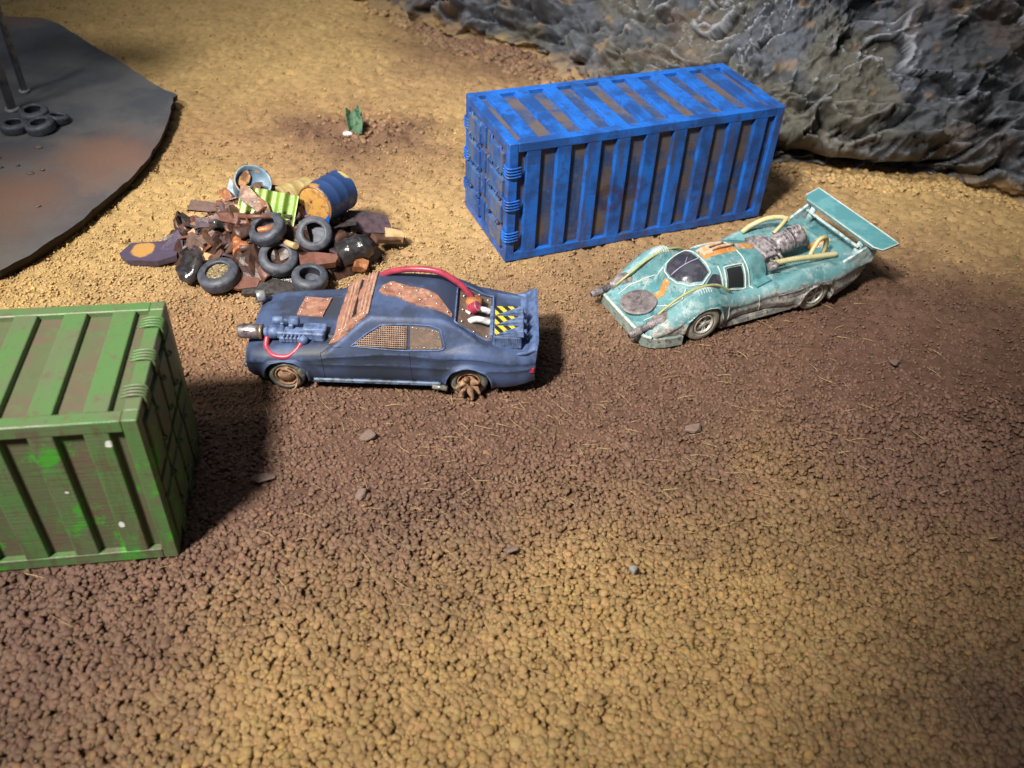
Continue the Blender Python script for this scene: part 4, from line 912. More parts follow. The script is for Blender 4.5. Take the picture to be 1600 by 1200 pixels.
# ------------------------------------------------------------------ turquoise long tail racer
def racer():
    a = math.radians(27.4); o = Vector((5.61, 21.61, 0)) + Vector((-math.sin(a), math.cos(a), 0)) * 1.65
    t = thing('racing_car', 'chipped turquoise long tail racing car with rear wing and yellow hoses', 'toy car', o, a)
    n = NT('turquoise_paint'); T1 = (.080, .220, .245); T2 = (.140, .305, .330); T3 = (.05, .165, .19)
    col = n.mix(n.mapr(n.noise(1.3, 5), .38, .6), T1, T2); col = n.mix(n.mapr(n.noise(2.6, 5, .6), .54, .66), col, T3)
    col = n.mix(n.math('MULTIPLY', n.mapr(n.noise(2.2, 7, .75), .51, .62), .5), col, (.42, .50, .49))
    e = n.mapr(n.geo.outputs['Pointiness'], .503, .535); col = n.mix(n.math('MULTIPLY', e, n.mapr(n.noise(4, 4), .38, .55, .15, .85)), col, (.55, .63, .62))
    tc = n.t.nodes.new('ShaderNodeTexCoord'); sp = n.t.nodes.new('ShaderNodeSeparateXYZ'); n.t.links.new(tc.outputs['Object'], sp.inputs[0])
    zz = n.math('ADD', n.math('SUBTRACT', sp.outputs[2], n.mapr(sp.outputs[0], 1.5, 3.5, 0., .28)), n.math('MULTIPLY', n.math('SUBTRACT', n.noise(3.2, 6, .75), .5), 1.5))
    low = n.mapr(zz, .88, .66); side_w = n.mapr(n.math('ABSOLUTE', sp.outputs[1]), 1.2, 1.42); scuff = n.math('MULTIPLY', low, side_w)
    fine = n.noise(7, 6, .8)
    sc = n.mix(n.mapr(fine, .42, .58), (.17, .145, .135), (.50, .46, .42)); sc = n.mix(n.mapr(n.noise(4.1, 5, .7), .55, .66), sc, (.12, .28, .29))
    col = n.mix(n.math('MULTIPLY', scuff, .92), col, sc)
    chip = n.math('MULTIPLY', n.mapr(n.noise(8, 5, .8), .57, .61), n.mapr(n.noise(1.2, 3), .42, .56)); col = n.mix(n.math('MULTIPLY', chip, .85), col, (.075, .09, .11))
    n.bump(n.noise(16, 5, .7), .4, .03); n.bump(n.mapr(fine, .3, .7), .15, .03)
    tm = n.fin(col, .42, 0, .4)
    tm2 = pmat('turquoise_trim', T1, T2, 2, edge=(.60, .68, .68), ea=.9, elo=.505, ehi=.56, c=(.16, .37, .40), cs=1.4, clo=.5, chi=.7, rough=.4, bump=.3)
    R = .64; wheels = ((0, .56, .655), (4.2, .45, .61))
    HW = [(-1.85, .95), (-1.8, 1.2), (-1.65, 1.38), (-1.2, 1.56), (-.3, 1.69), (.6, 1.66), (1.4, 1.52), (2.3, 1.50), (3.2, 1.66), (4.1, 1.76), (5.1, 1.70), (5.9, 1.50), (6.35, 1.36), (6.5, 1.25)]
    hwf = lambda x: float(slut(x, HW, .15))
    ZC = [(-1.85, .42), (-1.5, .56), (-.9, .70), (-.3, .82), (.5, .92), (1.6, 1.02), (2.5, 1.14), (3.5, 1.18), (5, 1.24), (6.5, 1.36)]
    ZB = [(-1.85, .18), (-1.6, .12), (2, .16), (4.8, .24), (5.6, .42), (6.5, .80)]
    def top(x, y, h):
        ay = np.abs(y); zc = slut(x, ZC, .2)
        hump = .63 * np.exp(-((x - .02) / .98)**2) * np.exp(-((ay - 1.20) / np.where(ay > 1.2, .85, .36))**2) + .26 * np.exp(-((x - 4.2) / 1.25)**2) * np.exp(-((ay - 1.36) / .34)**2)
        hump += .10 * sst(-2, -1, x) * np.exp(-((ay - 1.15) / .3)**2) * sst(1.5, 0, x)
        z = zc + hump
        e = np.clip((ay - (h - .30)) / .30, 0, 1); z = z - (.26 - .12 * np.exp(-x**2)) * (1 - np.sqrt(np.clip(1 - e**2.4, 0, 1))) * sst(-2.1, -1.5, x)
        q = np.clip(1 - np.abs((x - 1.38) / (1.85 + .35 * sst(1.38, 3, x)))**2.3 - (ay / (1.10 - .06 * np.clip(x - 1.3, 0, 3)))**2.6, 0, 1); dome = .72 + 1.13 * q**.42 * (q > 0)
        z = smax(z, np.where(q > 0, dome, 0), .12)
        z = z - .22 * sst(2.75, 2.85, x) * sst(5.6, 5.3, x) * sst(.84, .78, ay) * .6
        return z
    def side(x, z, h):
        return -.20 * np.clip((.55 - z) / .5, 0, 1)**1.6 - .03 + .03 * np.exp(-((z - .62) / .08)**2) * float(sst(.7, 1.1, x)) - .05 * np.exp(-((z - .34) / .05)**2) * float(sst(.7, .9, x) * sst(3.6, 3.4, x))
    xs = np.unique(np.concatenate([np.linspace(-1.85, -1.7, 8), np.linspace(-1.7, 6.5, 200), [w[0] + sg * (w[2] - d) for w in wheels for sg in (-1, 1) for d in (.001, .004, .012, .025)]]))
    body, bv = car_body('body', tm, t, xs, hwf, lambda x: float(lut(x, ZB)), top, side, wheels)
    b = MB(); b.box((2.6, 0, .42), (6.0, 2.2, .4), bev=.05); b.build('chassis', black_m, t)
    grey = pmat('worn_pewter', (.20, .20, .19), (.38, .36, .33), 4, c=(.10, .10, .10), cs=7, rough=.5, bump=.8, bsc=14, bd=.03)
    for sg in (-1, 1):
        b = MB(); b.box((2.12, sg * 1.46, .25), (2.75, .16, .22), bev=.04, taper=(1, .6)); b.rough(.02, 6, 1); b.build('sill', grey, t)
        b = MB(); b.add([(-2.08, 0, .06), (-2.08, 0, .16), (-1.0, 0, .06)], []) if False else None
        pts = [(-1.92, 0), (-1.86, 1.25 * sg), (-1.68, 1.44 * sg), (-1.25, 1.60 * sg), (-.70, 1.66 * sg), (-.70, 1.0 * sg), (-1.5, 0)]
        b.prism(pts if sg > 0 else pts[::-1], .06, .36); b.build('splitter', pmat('green_grey_scuff' if sg < 0 else 'green_grey_scuff_far', (.20, .255, .235), (.34, .36, .32), 3, c=(.12, .13, .12), cs=6, rough=.5, bump=.5), t)
    b = MB(); b.tube([(-1.66, -1.42, .40), (-1.84, -1.2, .42), (-1.89, -.6, .44), (-1.90, 0, .45), (-1.89, .6, .44), (-1.84, 1.2, .42), (-1.66, 1.42, .40)], .055, 8, 5); b.build('nose_lip', pmat('pale_trim', (.50, .56, .52), (.3, .4, .38), 5, rough=.5, bump=.4), t)
    # nose disc
    iron = pmat('pitted_iron', (.085, .070, .078), (.15, .125, .13), 4, c=(.24, .21, .21), cs=8, edge=(.42, .38, .38), ea=.7, elo=.51, ehi=.56, rough=.5, metal=.3, bump=1., bsc=9, bd=.05)
    z0 = hit(bv, -1.30, 0.0, 'z')[0].z
    M = Matrix.Translation((-1.30, 0.0, z0 + .02)) @ Matrix.Rotation(-.20, 4, 'Y')
    b = MB(); b.lathe([(0, .54), (.5, .57), (.85, .56), (1, .50), (1.0, .3), (1.04, .15), (1.05, .02)], (0, 0, 0), (0, 0, .09), 36)
    for v in b.v: v.xyz = M @ v
    b.rough(.012, 6, 2); b.build('hatch_disc', pmat('disc_iron', (.15, .125, .13), (.22, .19, .19), 4, c=(.09, .075, .08), cs=6, edge=(.4, .36, .36), rough=.5, bump=1., bsc=7, bd=.05), t)
    # glazing
    glass = pmat('smoked_glass', (.035, .035, .050), (.065, .06, .08), 3, rough=.18, bump=.05, spec=.6)
    ws = patch(bv, [(-.26, 0), (-.22, .30), (.0, .58), (.35, .72), (.62, .70)], [(-.26, 0), (-.22, -.30), (.0, -.58), (.35, -.74), (.62, -.62)], 22, 14, .018, 'z').build('windscreen', glass, t)
    g = MB(); line(bv, [(-.24, .0), (.3, -.02), (.68, -.05)], .018, 'z', .03, 16, g); line(bv, [(.2, .0), (.42, .22)], .012, 'z', .03, 8, g); g.build('wiper', pmat('wiper_lilac', (.30, .30, .42), rough=.4), ws)
    pale = pmat('pale_frame', (.56, .58, .54), (.40, .47, .46), 4, rough=.5, bump=.4)
    g = MB(); line(bv, [(-.30, 0), (-.25, .34), (-.02, .62), (.34, .77), (.66, .73), (.70, .3), (.70, -.3), (.68, -.66), (.34, -.80), (-.02, -.64), (-.25, -.34), (-.30, 0)], .026, 'z', .012, 70, g); g.build('windscreen_frame', pale, t)
    for ax, sg in (('-y', -1), ('+y', 1)):
        yq = sg
        patch(bv, [(.42, sg * .86), (.72, sg * .70), (.92, sg * .78)], [(.40, sg * .95), (.70, sg * 1.03), (.92, sg * .98)], 8, 6, .016, 'z').build('quarter_light', glass, t)
        dw = patch(bv, [(1.22, sg * .70), (1.75, sg * .70)], [(1.16, sg * 1.035), (1.73, sg * 1.035)], 10, 8, .02, 'z').build('door_window', black_m, t)
        g = MB(); line(bv, [(1.14, sg * .64), (1.84, sg * .64), (1.82, sg * 1.06), (1.08, sg * 1.06), (1.14, sg * .64)], .030, 'z', .015, 50, g); g.build('door_window_frame', pale, dw)
        g = MB()
        line(bv, [(.98, sg * .55), (.98, sg * 1.0)], .020, 'z', .008, 18, g)
        for pts in ([(.86, .95), (.92, .7), (.90, .30)], [(2.05, 1.0), (2.12, .7), (2.2, .32)], [(.9, .33), (2.2, .33)]): line(bv, pts, .016, ax, .004, 20, g)
        line(bv, [(1.98, sg * .1), (1.98, sg * 1.0), (2.0, sg * 1.2)], .022, 'z', .006, 20, g)
        g.build('worn_panel_line', pale, t)
        line(bv, [(-1.55, sg * .74), (-1.1, sg * .82), (-.3, sg * .74), (-.1, sg * .62)], .018, 'z', .006, 20).build('hood_crease', pale, t); line(bv, [(-1.0, sg * .35), (-.5, sg * .72), (-1.0, sg * .80)], .013, 'z', .006, 16).build('hood_crease', pale, t)
        g = MB()
        for k in range(6): line(bv, [(-.10 + k * .085, sg * 1.04), (-.16 + k * .085, sg * 1.36)], .012, 'z', .006, 8, g)
        g.build('fender_louvre', pale, t)
    # orange stripe along the centre line
    org = pmat('orange_stripe', (.56, .25, .065), (.44, .18, .05), 3, c=(.5, .42, .35), cs=6, edge=(.6, .45, .35), rough=.45, bump=.3)
    st = MB()
    for x0, x1, w_ in ((-.74, -.34, .13), (.78, 2.02, .15), (5.1, 5.9, .15)):
        m = patch(bv, [(x0, w_), (x1, w_)], [(x0, -w_), (x1, -w_)], 14, 6, .010, 'z'); m.build('stripe', org, t)
    b = MB(); zc = 1.86; b.tube([(.78, .30, 1.80), (1.2, .32, 1.90), (1.75, .33, 1.92)], .055, 6, 4); b.tube([(.95, .08, 1.86), (1.4, .12, 1.93), (2.0, .12, 1.92)], .05, 6, 4); b.box((1.02, .14, 1.85), (.36, .34, .10), bev=.03, M=Matrix.Rotation(-.15, 3, 'Y')); b.build('roof_gear', org, t)
    # hoop band behind the cabin
    hb = patch(bv, [(2.10, 1.26), (2.06, .6), (2.04, 0), (2.06, -.6), (2.10, -1.26)], [(2.68, 1.20), (2.70, .6), (2.70, 0), (2.70, -.6), (2.68, -1.20)], 30, 6, .07, 'z').build('cowl_hoop', tm2, t)
    m = patch(bv, [(2.05, .16), (2.69, .16)], [(2.05, -.16), (2.69, -.16)], 8, 5, .078, 'z', -.06); m.build('hoop_stripe', org, hb)
    # engine
    e = MB(); ez = 1.46
    engm = pmat('engine_iron', (.050, .042, .048), (.09, .078, .083), 4, c=(.2, .18, .18), cs=8, clo=.6, chi=.66, edge=(.42, .38, .40), ea=.9, elo=.51, ehi=.56, rough=.42, metal=.2, bump=.8, bsc=9, bd=.04)
    e.box((3.05, 0, ez + .06), (.52, .95, .40), bev=.05); e.box((3.42, 0, ez), (.4, .78, .44), bev=.05); e.box((3.02, -.42, ez + .04), (.46, .20, .46), bev=.03, M=Matrix.Rotation(.3, 3, 'X')); e.box((3.02, .42, ez + .04), (.46, .20, .46), bev=.03, M=Matrix.Rotation(-.3, 3, 'X'))
    for k in range(4): e.box((2.92 + k * .16, 0, ez + .29), (.06, .88, .10), bev=.015)
    e.lathe([(0, .26), (.1, .34), (.5, .34), (.55, .29), (.62, .36), (.95, .36), (1, .26)], (3.55, 0, ez + .08), (4.62, 0, ez + .30), 18)
    for k in range(4): e.lathe([(0, .30), (.5, .37), (1, .30)], (3.68 + k * .13, 0, ez + .10 + k * .025), (3.76 + k * .13, 0, ez + .115 + k * .025), 16)
    for k in range(3): e.tube([(4.12 + k * .15, -.18, ez + .53), (4.12 + k * .15, 0, ez + .66), (4.12 + k * .15, .18, ez + .53)], .035, 6, 3)
    for sg in (-1, 1):
        for k in range(3): e.tube([(3.0 + k * .2, sg * .44, ez + .12), (3.1 + k * .2, sg * .56, ez - .02), (3.14 + k * .2, sg * .5, ez - .2)], .05, 7, 3)
    e.rough(.018, 5, 5); e.build('engine', engm, t)
    # fins and wing
    for sg in (-1, 1):
        b = MB(); th = .045; prof = [(4.75, 1.18), (5.3, 1.40), (5.85, 1.68), (6.35, 1.92), (6.55, 1.94), (6.42, 1.2), (5.6, 1.0), (4.8, 1.02)]
        vs = [(x, sg * (1.36 + .05 * (x - 4.8)) - th, z) for x, z in prof] + [(x, sg * (1.36 + .05 * (x - 4.8)) + th, z) for x, z in prof]; k = len(prof)
        b.add(vs, [tuple(reversed(range(k))), tuple(range(k, 2 * k))] + [(i, (i + 1) % k, k + (i + 1) % k, k + i) for i in range(k)]); b.build('tail_fin', tm2, t)
        b = MB(); b.cyl((5.95, sg * 1.12, 1.3), (6.1, sg * 1.15, 1.82), .12, .10, 10); b.build('wing_strut', tm2, t)
    M = Matrix.Translation((6.32, -.12, 2.0)) @ Matrix.Rotation(-.22, 4, 'Y')
    b = MB(); out = [(-.34, -1.62), (-.22, -1.86), (.36, -1.92), (.40, -1.5), (.38, 1.5), (.38, 1.86), (-.20, 1.80), (-.34, 1.56)]
    b.prism(out, -.035, .035, M); b.add([tuple(M @ Vector(p)) for p in ((-.36, -1.6, -.06), (-.28, -1.6, -.06), (-.28, 1.6, -.06), (-.36, 1.6, -.06), (-.36, -1.6, .05), (-.28, -1.6, .075), (-.28, 1.6, .075), (-.36, 1.6, .05))], [(3, 2, 1, 0), (4, 5, 6, 7), (0, 1, 5, 4), (1, 2, 6, 5), (2, 3, 7, 6), (3, 0, 4, 7)]); wg = b.build('rear_wing', pmat('wing_paint', (.085, .255, .29), (.13, .32, .35), 1.4, c=(.30, .44, .45), cs=2, clo=.62, chi=.72, rough=.42, bump=.25), t)
    b = MB(); b.tube([M @ Vector((-.20, 1.80, .03)), M @ Vector((.38, 1.86, .03)), M @ Vector((.38, -1.5, .03)), M @ Vector((.36, -1.92, .03)), M @ Vector((-.22, -1.86, .03)), M @ Vector((-.34, -1.62, .04)), M @ Vector((-.34, 1.56, .04))], .028, 6, 1); b.build('worn_edge', pale, wg)
    b = MB(); b.box((5.90, 0, 1.70), (.10, 2.5, .05), bev=.01); b.build('wing_crossbar', tm2, t)
    # hoses
    hose = pmat('yellow_hose', (.52, .44, .16), (.42, .34, .11), 3, edge=(.60, .55, .36), ea=.8, elo=.5, ehi=.55, rough=.5, bump=.2)
    olive_ = pmat('olive_cable', (.36, .36, .15), (.28, .30, .12), 4, rough=.45, bump=.1)
    def hz_(nm, pts, r, m, ribs=0, rib=.22):
        b = MB(); b.tube(pts, r, 9, 8, rib * 1.7, ribs); return b.build(nm, m, t)
    hz_('ribbed_hose', [(2.98, -.78, 1.52), (3.8, -.82, 1.50), (4.6, -.88, 1.44), (5.36, -.93, 1.38)], .105, hose, 26)
    hz_('ribbed_hose', [(4.40, -.80, 1.50), (4.52, -.76, 1.72), (4.72, -.70, 1.93), (4.98, -.66, 1.92), (5.12, -.64, 1.68), (5.14, -.64, 1.30)], .085, hose, 22)
    hz_('ribbed_hose', [(3.35, 1.30, 1.36), (3.62, 1.22, 1.62), (4.1, 1.08, 1.84), (4.6, .92, 1.86), (4.7, .75, 1.78)], .088, hose, 6, .04)
    hz_('ribbed_hose', [(4.7, .84, 1.86), (4.3, .62, 1.80), (3.9, .45, 1.70)], .075, hose, 16)
    hz_('ribbed_hose', [(4.72, .40, 1.84), (4.98, .30, 1.70), (5.06, .18, 1.44), (5.04, .1, 1.2)], .05, hose, 14)
    for sg in (-1, 1):
        g0 = Vector((-1.50, sg * 1.02, .70))
        hz_('cable', [g0, (-1.10, sg * 1.02, 1.02), (-.55, sg * 1.05, 1.38), (0, sg * 1.10, 1.58), (.55, sg * 1.18, 1.58), (1.05, sg * 1.26, 1.30)] if sg < 0 else [g0, (-1.1, .98, 1.02), (-.5, 1.02, 1.36), (.1, 1.1, 1.5), (.7, 1.16, 1.46), (1.15, 1.2, 1.22)], .038, olive_)
    b = MB(); b.ball((2.92, -.84, 1.46), .19, (1, 1, .9), 12, 8); b.rough(.06, 7, 3); b.build('hose_joint', iron, t)
    # fender guns
    for sg in (-1, 1):
        y = sg * 1.12; b = MB()
        b.ball((-1.05, y, .74), .30, (1.5, .85, .75), 12, 8); b.lathe([(0, .10), (.08, .125), (.30, .115), (.34, .09), (.55, .09), (.58, .14), (.9, .15), (1, .12)], (-2.28, y, .46), (-1.12, y, .74), 14)
        for k in range(3): b.lathe([(0, .12), (.5, .16), (1, .12)], (-1.62 + k * .14, y, .62 + k * .033), (-1.54 + k * .14, y, .64 + k * .033), 12)
        b.rough(.03, 6, 5); gq = b.build('fender_gun', iron, t)
        b = MB(); b.cyl((-2.295, y, .456), (-2.27, y, .462), .06, n=10); b.build('bore', black_m, gq)
    # wheels
    rimm = pmat('pale_rim', (.58, .57, .52), (.78, .76, .72), 5, c=(.08, .075, .07), cs=5, clo=.58, chi=.64, rough=.4, metal=.3, bump=.4)
    tyre_pale = pmat('chalky_tyre', (.36, .34, .275), (.22, .21, .17), 3, c=(.38, .36, .29), cs=5, rough=.75, bump=.4)
    for x, r in ((0, .59), (4.2, .57)):
        for sg in (-1, 1): wheel(t, x, sg * 1.41, r - .0, r, .46, tyre_pale, rimm, 5, .36, sg)
    # corroded plates riveted over the rear haunch
    for sg, ax in ((-1, '-y'), (1, '+y')):
        patch(bv, [(2.75, .88), (3.3, .98), (4.0, 1.12), (4.7, 1.08)], [(2.8, .72), (3.3, .76), (4.1, .92), (4.6, .86)], 22, 6, .015, ax, .02, .06, 8).build('corroded_patch', grey, t)
racer()

# ------------------------------------------------------------------ scrap heap
def scrap():
    H0 = Vector((-8.2, 25.2, 0))
    t = thing('scrap_heap', 'glossy heap of brown rusted scrap plates piled behind the blue car', 'scrap heap', H0)
    def bmat(nm, a, b, c=None, r=.3): return pmat(nm, a, b, 3, .44, .58, c=c, cs=5, rough=r + (.0 if a[0] < .03 else .14), bump=.45, bsc=6, bd=.03, edge=(min(1, a[0] * 2 + .04), min(1, a[1] * 2 + .03), min(1, a[2] * 2 + .02)), ea=.6, elo=.53, ehi=.62, spec=.5)
    cols = [bmat('scrap_brown', (.070, .033, .024), (.035, .018, .014)), bmat('scrap_rust', (.20, .075, .03), (.09, .035, .02), (.36, .17, .06)), bmat('scrap_purple', (.050, .032, .044), (.026, .018, .025)), bmat('scrap_tan', (.34, .22, .11), (.20, .12, .06), r=.4), bmat('scrap_black', (.020, .019, .022), (.045, .04, .04), r=.18), bmat('scrap_redbrown', (.10, .036, .025), (.05, .02, .015))]
    # base slab: broken outline, low dome
    nr, na = 26, 120; P = np.zeros((na, nr, 3))
    A = np.linspace(0, 2 * np.pi, na, endpoint=False); rad = 1 + .32 * (fbm(np.cos(A) * 1.6 + 5, np.sin(A) * 1.6 + 5, 3, 301) - .5) * 2
    for i in range(na):
        for j in range(nr):
            q = j / (nr - 1); x = np.cos(A[i]) * 3.45 * rad[i] * q; y = np.sin(A[i]) * 2.15 * rad[i] * q + .1
            z = 1.25 * (1 - q**2.2) * math.exp(-.06 * x * x) + .16 * (q < .97)
            P[i, j] = (x, y, z)
    f1, f2, idn, dx, dy = voro(P[..., 0] * 2.0, P[..., 1] * 2.4, 310)
    P[..., 2] += ((idn - .35) * .55 + dx * (idn - .5) * .8) * (1 - np.linspace(0, 1, nr)[None] ** 6) * 1.0 + (fbm(P[..., 0] * 4, P[..., 1] * 4, 3, 320) - .5) * .22
    P[:, -1, 2] = -.02; P[..., 2] = np.maximum(P[..., 2], -.02)
    heights = P.copy()
    me = grid_mesh('rubble_base', P, False, closed_u=True)
    link_mesh('rubble_base', me, cols[0], t)
    bm = bmesh.new(); bm.from_mesh(me); bv = BVHTree.FromBMesh(bm); bm.free()
    def zat(x, y): r = bv.ray_cast(Vector((x, y, 9)), Vector((0, 0, -1))); return r[0].z if r[0] is not None else .05
    r = random.Random(21)
    def scrap_plate(x, y, z, L, w, th, rot, m, bend=.15, name='scrap_plate', label=None):
        b = MB(); n = 5; vs = []; k = r.uniform(-bend, bend)
        outl = [(r.uniform(-.5, -.4), r.uniform(-.5, -.3)), (r.uniform(-.1, .1), -.5 + r.uniform(0, .12)), (r.uniform(.4, .5), r.uniform(-.5, -.3)), (.5, r.uniform(-.1, .1)), (r.uniform(.35, .5), r.uniform(.3, .5)), (r.uniform(-.15, .1), .5 - r.uniform(0, .15)), (r.uniform(-.5, -.38), r.uniform(.25, .5))]
        for sgn in (-1, 1):
            for px, py in outl: vs.append((px * L, py * w, sgn * th / 2 + k * (px * 2)**2 * L * .3))
        m_ = len(outl); b.add(vs, [tuple(reversed(range(m_))), tuple(range(m_, 2 * m_))] + [(i, (i + 1) % m_, m_ + (i + 1) % m_, m_ + i) for i in range(m_)])
        b.rough(.07, 3, int(x * 100) % 97)
        o = b.build(name, m, t); o.location = (x, y, z); o.rotation_euler = rot
        if label: o['label'] = label
        return o
    for i in range(190):
        a_ = r.uniform(0, 6.28); q = math.sqrt(r.random()) * .96; x = math.cos(a_) * 3.2 * q; y = math.sin(a_) * 1.95 * q + .05
        if any(math.hypot(x - a - .0, y - b) < .62 for a, b in ((.3, -1.1), (1.65, -.65), (.7, -1.65), (1.75, -2.15), (-1.05, -2.25), (1.6, 0))): continue
        L = r.choice((r.uniform(.25, .6), r.uniform(.4, 1.1))); m = r.choices(cols, (5, 2.2, 3, 1.5, 5, 3.5))[0]
        scrap_plate(x, y, zat(x, y) + .07, L, L * r.uniform(.18, .6), r.uniform(.03, .09), (r.gauss(0, .6), r.gauss(0, .5), r.uniform(0, 3.14)), m)
    for i in range(16):      # bars and pipes
        a_ = r.uniform(0, 6.28); q = r.uniform(.2, .9); x = math.cos(a_) * 3 * q; y = math.sin(a_) * 1.8 * q; L = r.uniform(.5, 1.2); b = MB(); rr = r.uniform(.05, .12)
        b.lathe([(0, rr), (1, rr), (1, rr * .7), (.9, rr * .65)], (-L / 2, 0, 0), (L / 2, 0, 0), 10); b.rough(.02, 5, i); o = b.build('scrap_pipe', r.choice(cols), t); o.location = (x, y, zat(x, y) + .1); o.rotation_euler = (0, r.gauss(0, .3), r.uniform(0, 3.1))
    def lump(x, y, z, s_, m, seed):
        b = MB(); b.ball((0, 0, 0), s_, (1.25, .85, .55), 14, 8); b.rough(s_ * .5, 2.4 / s_ * .6, seed); o = b.build('melted_lump', m, t); o.location = (x - H0.x, y - H0.y, z); o.rotation_euler = (r.gauss(0, .3), r.gauss(0, .3), r.uniform(0, 3))
    for i in range(26):
        a_ = r.uniform(0, 6.28); q = r.uniform(.35, 1.0); x = math.cos(a_) * 3.3 * q; y = math.sin(a_) * 2.0 * q + .05
        if any(math.hypot(x - a, y - b) < .6 for a, b in ((.3, -1.1), (1.65, -.65), (.7, -1.65), (1.75, -2.15), (-1.05, -2.25), (1.6, 0))): continue
        lump(x + H0.x, y + H0.y, zat(x, y) + .02, r.uniform(.18, .42), r.choice((cols[0], cols[4], cols[5], cols[4])), i + 5)
    # the larger sheets that stick out of the heap
    W2 = lambda x, y, z: (x - H0.x, y - H0.y, z)
    scrap_plate(*W2(-5.0, 26.0, .80), 1.5, 1.0, .08, (.3, .28, .35), cols[2], .05, label='dark purple brown sheet at the right end of the heap')
    scrap_plate(*W2(-4.4, 25.7, .42), 1.3, .5, .16, (.1, .3, .7), cols[0], .05); scrap_plate(*W2(-4.25, 25.9, .42), .6, .45, .3, (.3, .2, .3), cols[3], .05)
    scrap_plate(*W2(-10.3, 25.9, 1.1), 1.4, .4, .14, (.5, .1, .1), cols[0]); scrap_plate(*W2(-10.1, 25.4, .9), 1.6, .4, .16, (.4, -.2, .35), cols[1]); scrap_plate(*W2(-9.6, 25.9, 1.45), .9, .35, .1, (.9, .4, -.7), cols[1]); scrap_plate(*W2(-10.6, 24.9, .7), 1.5, .35, .12, (.2, -.35, .85), cols[3]); scrap_plate(*W2(-9.9, 25.0, .9), 1.4, .7, .12, (.5, .1, .2), cols[2])
    lump(-10.1, 23.6, .3, .62, cols[4], 1); lump(-9.5, 23.4, .2, .4, cols[4], 2); scrap_plate(*W2(-9.95, 23.9, .55), .95, .55, .14, (.3, 0, .1), cols[3], label='tan flake with a hollow at the front of the heap'); scrap_plate(*W2(-8.6, 23.0, .3), 1.2, .8, .12, (.4, .1, .1), cols[5]); scrap_plate(*W2(-7.6, 22.9, .2), 2.0, .8, .14, (.2, .05, .1), cols[4])
    b = MB(); b.lathe([(0, .2), (.02, .24), (.95, .24), (1, .2), (.98, .17), (.5, .16)], (0, 0, .0), (.62, -.75, -.25), 16); b.rough(.02, 5, 3); o = b.build('pipe', cols[5], t, 'wide brown pipe stub with a dark open end'); o.location = W2(-8.35, 23.85, .52)
    # purple sheet with an orange worn patch, left tip
    pur = NT('purple_sheet'); c_ = pur.mix(pur.noise(4, 4), (.06, .045, .078), (.10, .075, .12)); c_ = pur.mix(pur.blob((-12.15, 24.35, .4), .34, .42, .22, 3), c_, (.46, .25, .075)); pur.bump(pur.noise(8, 5, .7), .6, .04); purm = pur.fin(c_, .38, 0, .45)
    b = MB(); b.prism([(-1.15, -.15), (-.95, .42), (.0, .45), (.65, .35), (.75, -.3), (.2, -.52), (-.8, -.48)], -.1, .12); b.rough(.05, 3, 4); o = b.build('torn_sheet', purm, t, 'purple sheet with an orange worn patch at the left tip of the heap'); o.location = W2(-11.7, 24.35, .2); o.rotation_euler = (.12, -.05, 0)
    b = MB(); b.add([(-.5, -.25, 0), (.45, -.35, 0), (.6, .3, 0), (-.3, .35, 0), (.25, .1, .72), (.42, -.1, .62)], [(0, 1, 5, 4), (1, 2, 4, 5), (2, 3, 4), (3, 0, 4), (3, 2, 1, 0)]); b.rough(.05, 3, 6); o = b.build('torn_sheet', purm, t); o.location = W2(-11.25, 24.6, .2)
    # glossy black barrel
    b = MB(); b.lathe([(0, .35), (.06, .44), (.3, .43), (.35, .47), (.42, .43), (.68, .43), (.72, .47), (.8, .43), (1, .38), (1.0, .2)], (0, 0, 0), (1.0, .55, .15), 22); b.rough(.05, 3, 8); o = b.build('crushed_barrel', cols[4], t, 'glossy black crushed barrel at the front right of the heap'); o.location = W2(-5.85, 24.35, .48)
    scrap_plate(*W2(-5.1, 24.25, .3), .5, .4, .3, (.5, .3, .2), cols[1])
    scrap_plate(*W2(-6.3, 23.75, .62), 1.2, .6, .25, (.3, 0, .2), cols[5])
    G = 'tyres thrown on the scrap heap'
    tyre((-7.88, 24.08, 1.50), (-.30, -.35, 1), 'scrap heap tyre just below the lime green sheet', G, 1.05)
    tyre((-6.55, 24.55, 1.13), (.15, -.95, .95), 'scrap heap tyre facing forward below the blue drum', G, 1.02)
    tyre((-7.50, 23.55, .80), (.18, -.50, 1), 'middle scrap heap tyre with purplish rim between two higher tyres', G, 1.08)
    tyre((-6.45, 23.05, .46), (.1, -.15, 1), 'lowest scrap heap tyre half hidden behind the blue car', G, 1.0)
    dirtm = pmat('tyre_dirt', (.22, .17, .09), (.08, .05, .04), 9, c=(.45, .36, .18), cs=12, rough=.9, bump=1., bsc=12, bd=.05)
    tyre((-9.25, 22.95, .44), (-.12, -.22, 1), 'dirt filled tyre at the front left foot of the scrap heap', G, 1.14, inner=dirtm)
    # drums
    def drum_prof(r_, wob=0): return [(0, r_ - .10), (.01, r_ - .02), (.03, r_), (.06, r_ - .015), (.32, r_ - .01), (.35, r_ + .008), (.38, r_ - .01), (.63, r_ - .01), (.66, r_ + .008), (.69, r_ - .01), (.94, r_ - .015), (.97, r_), (.99, r_ - .02), (1, r_ - .1)]
    nb = NT('drum_blue'); c = nb.mix(nb.noise(3, 4), (.020, .060, .20), (.03, .055, .13)); c = nb.mix(nb.blob((-6.75, 25.25, 2.05), .42, .50, .18, 4), c, (.50, .27, .07)); c = nb.mix(nb.blob((-5.7, 26.6, 2.45), .34, .42, .2, 4), c, (.44, .34, .12)); nb.bump(nb.noise(14, 4), .4, .03); blu = nb.fin(c, .38, 0, .45)
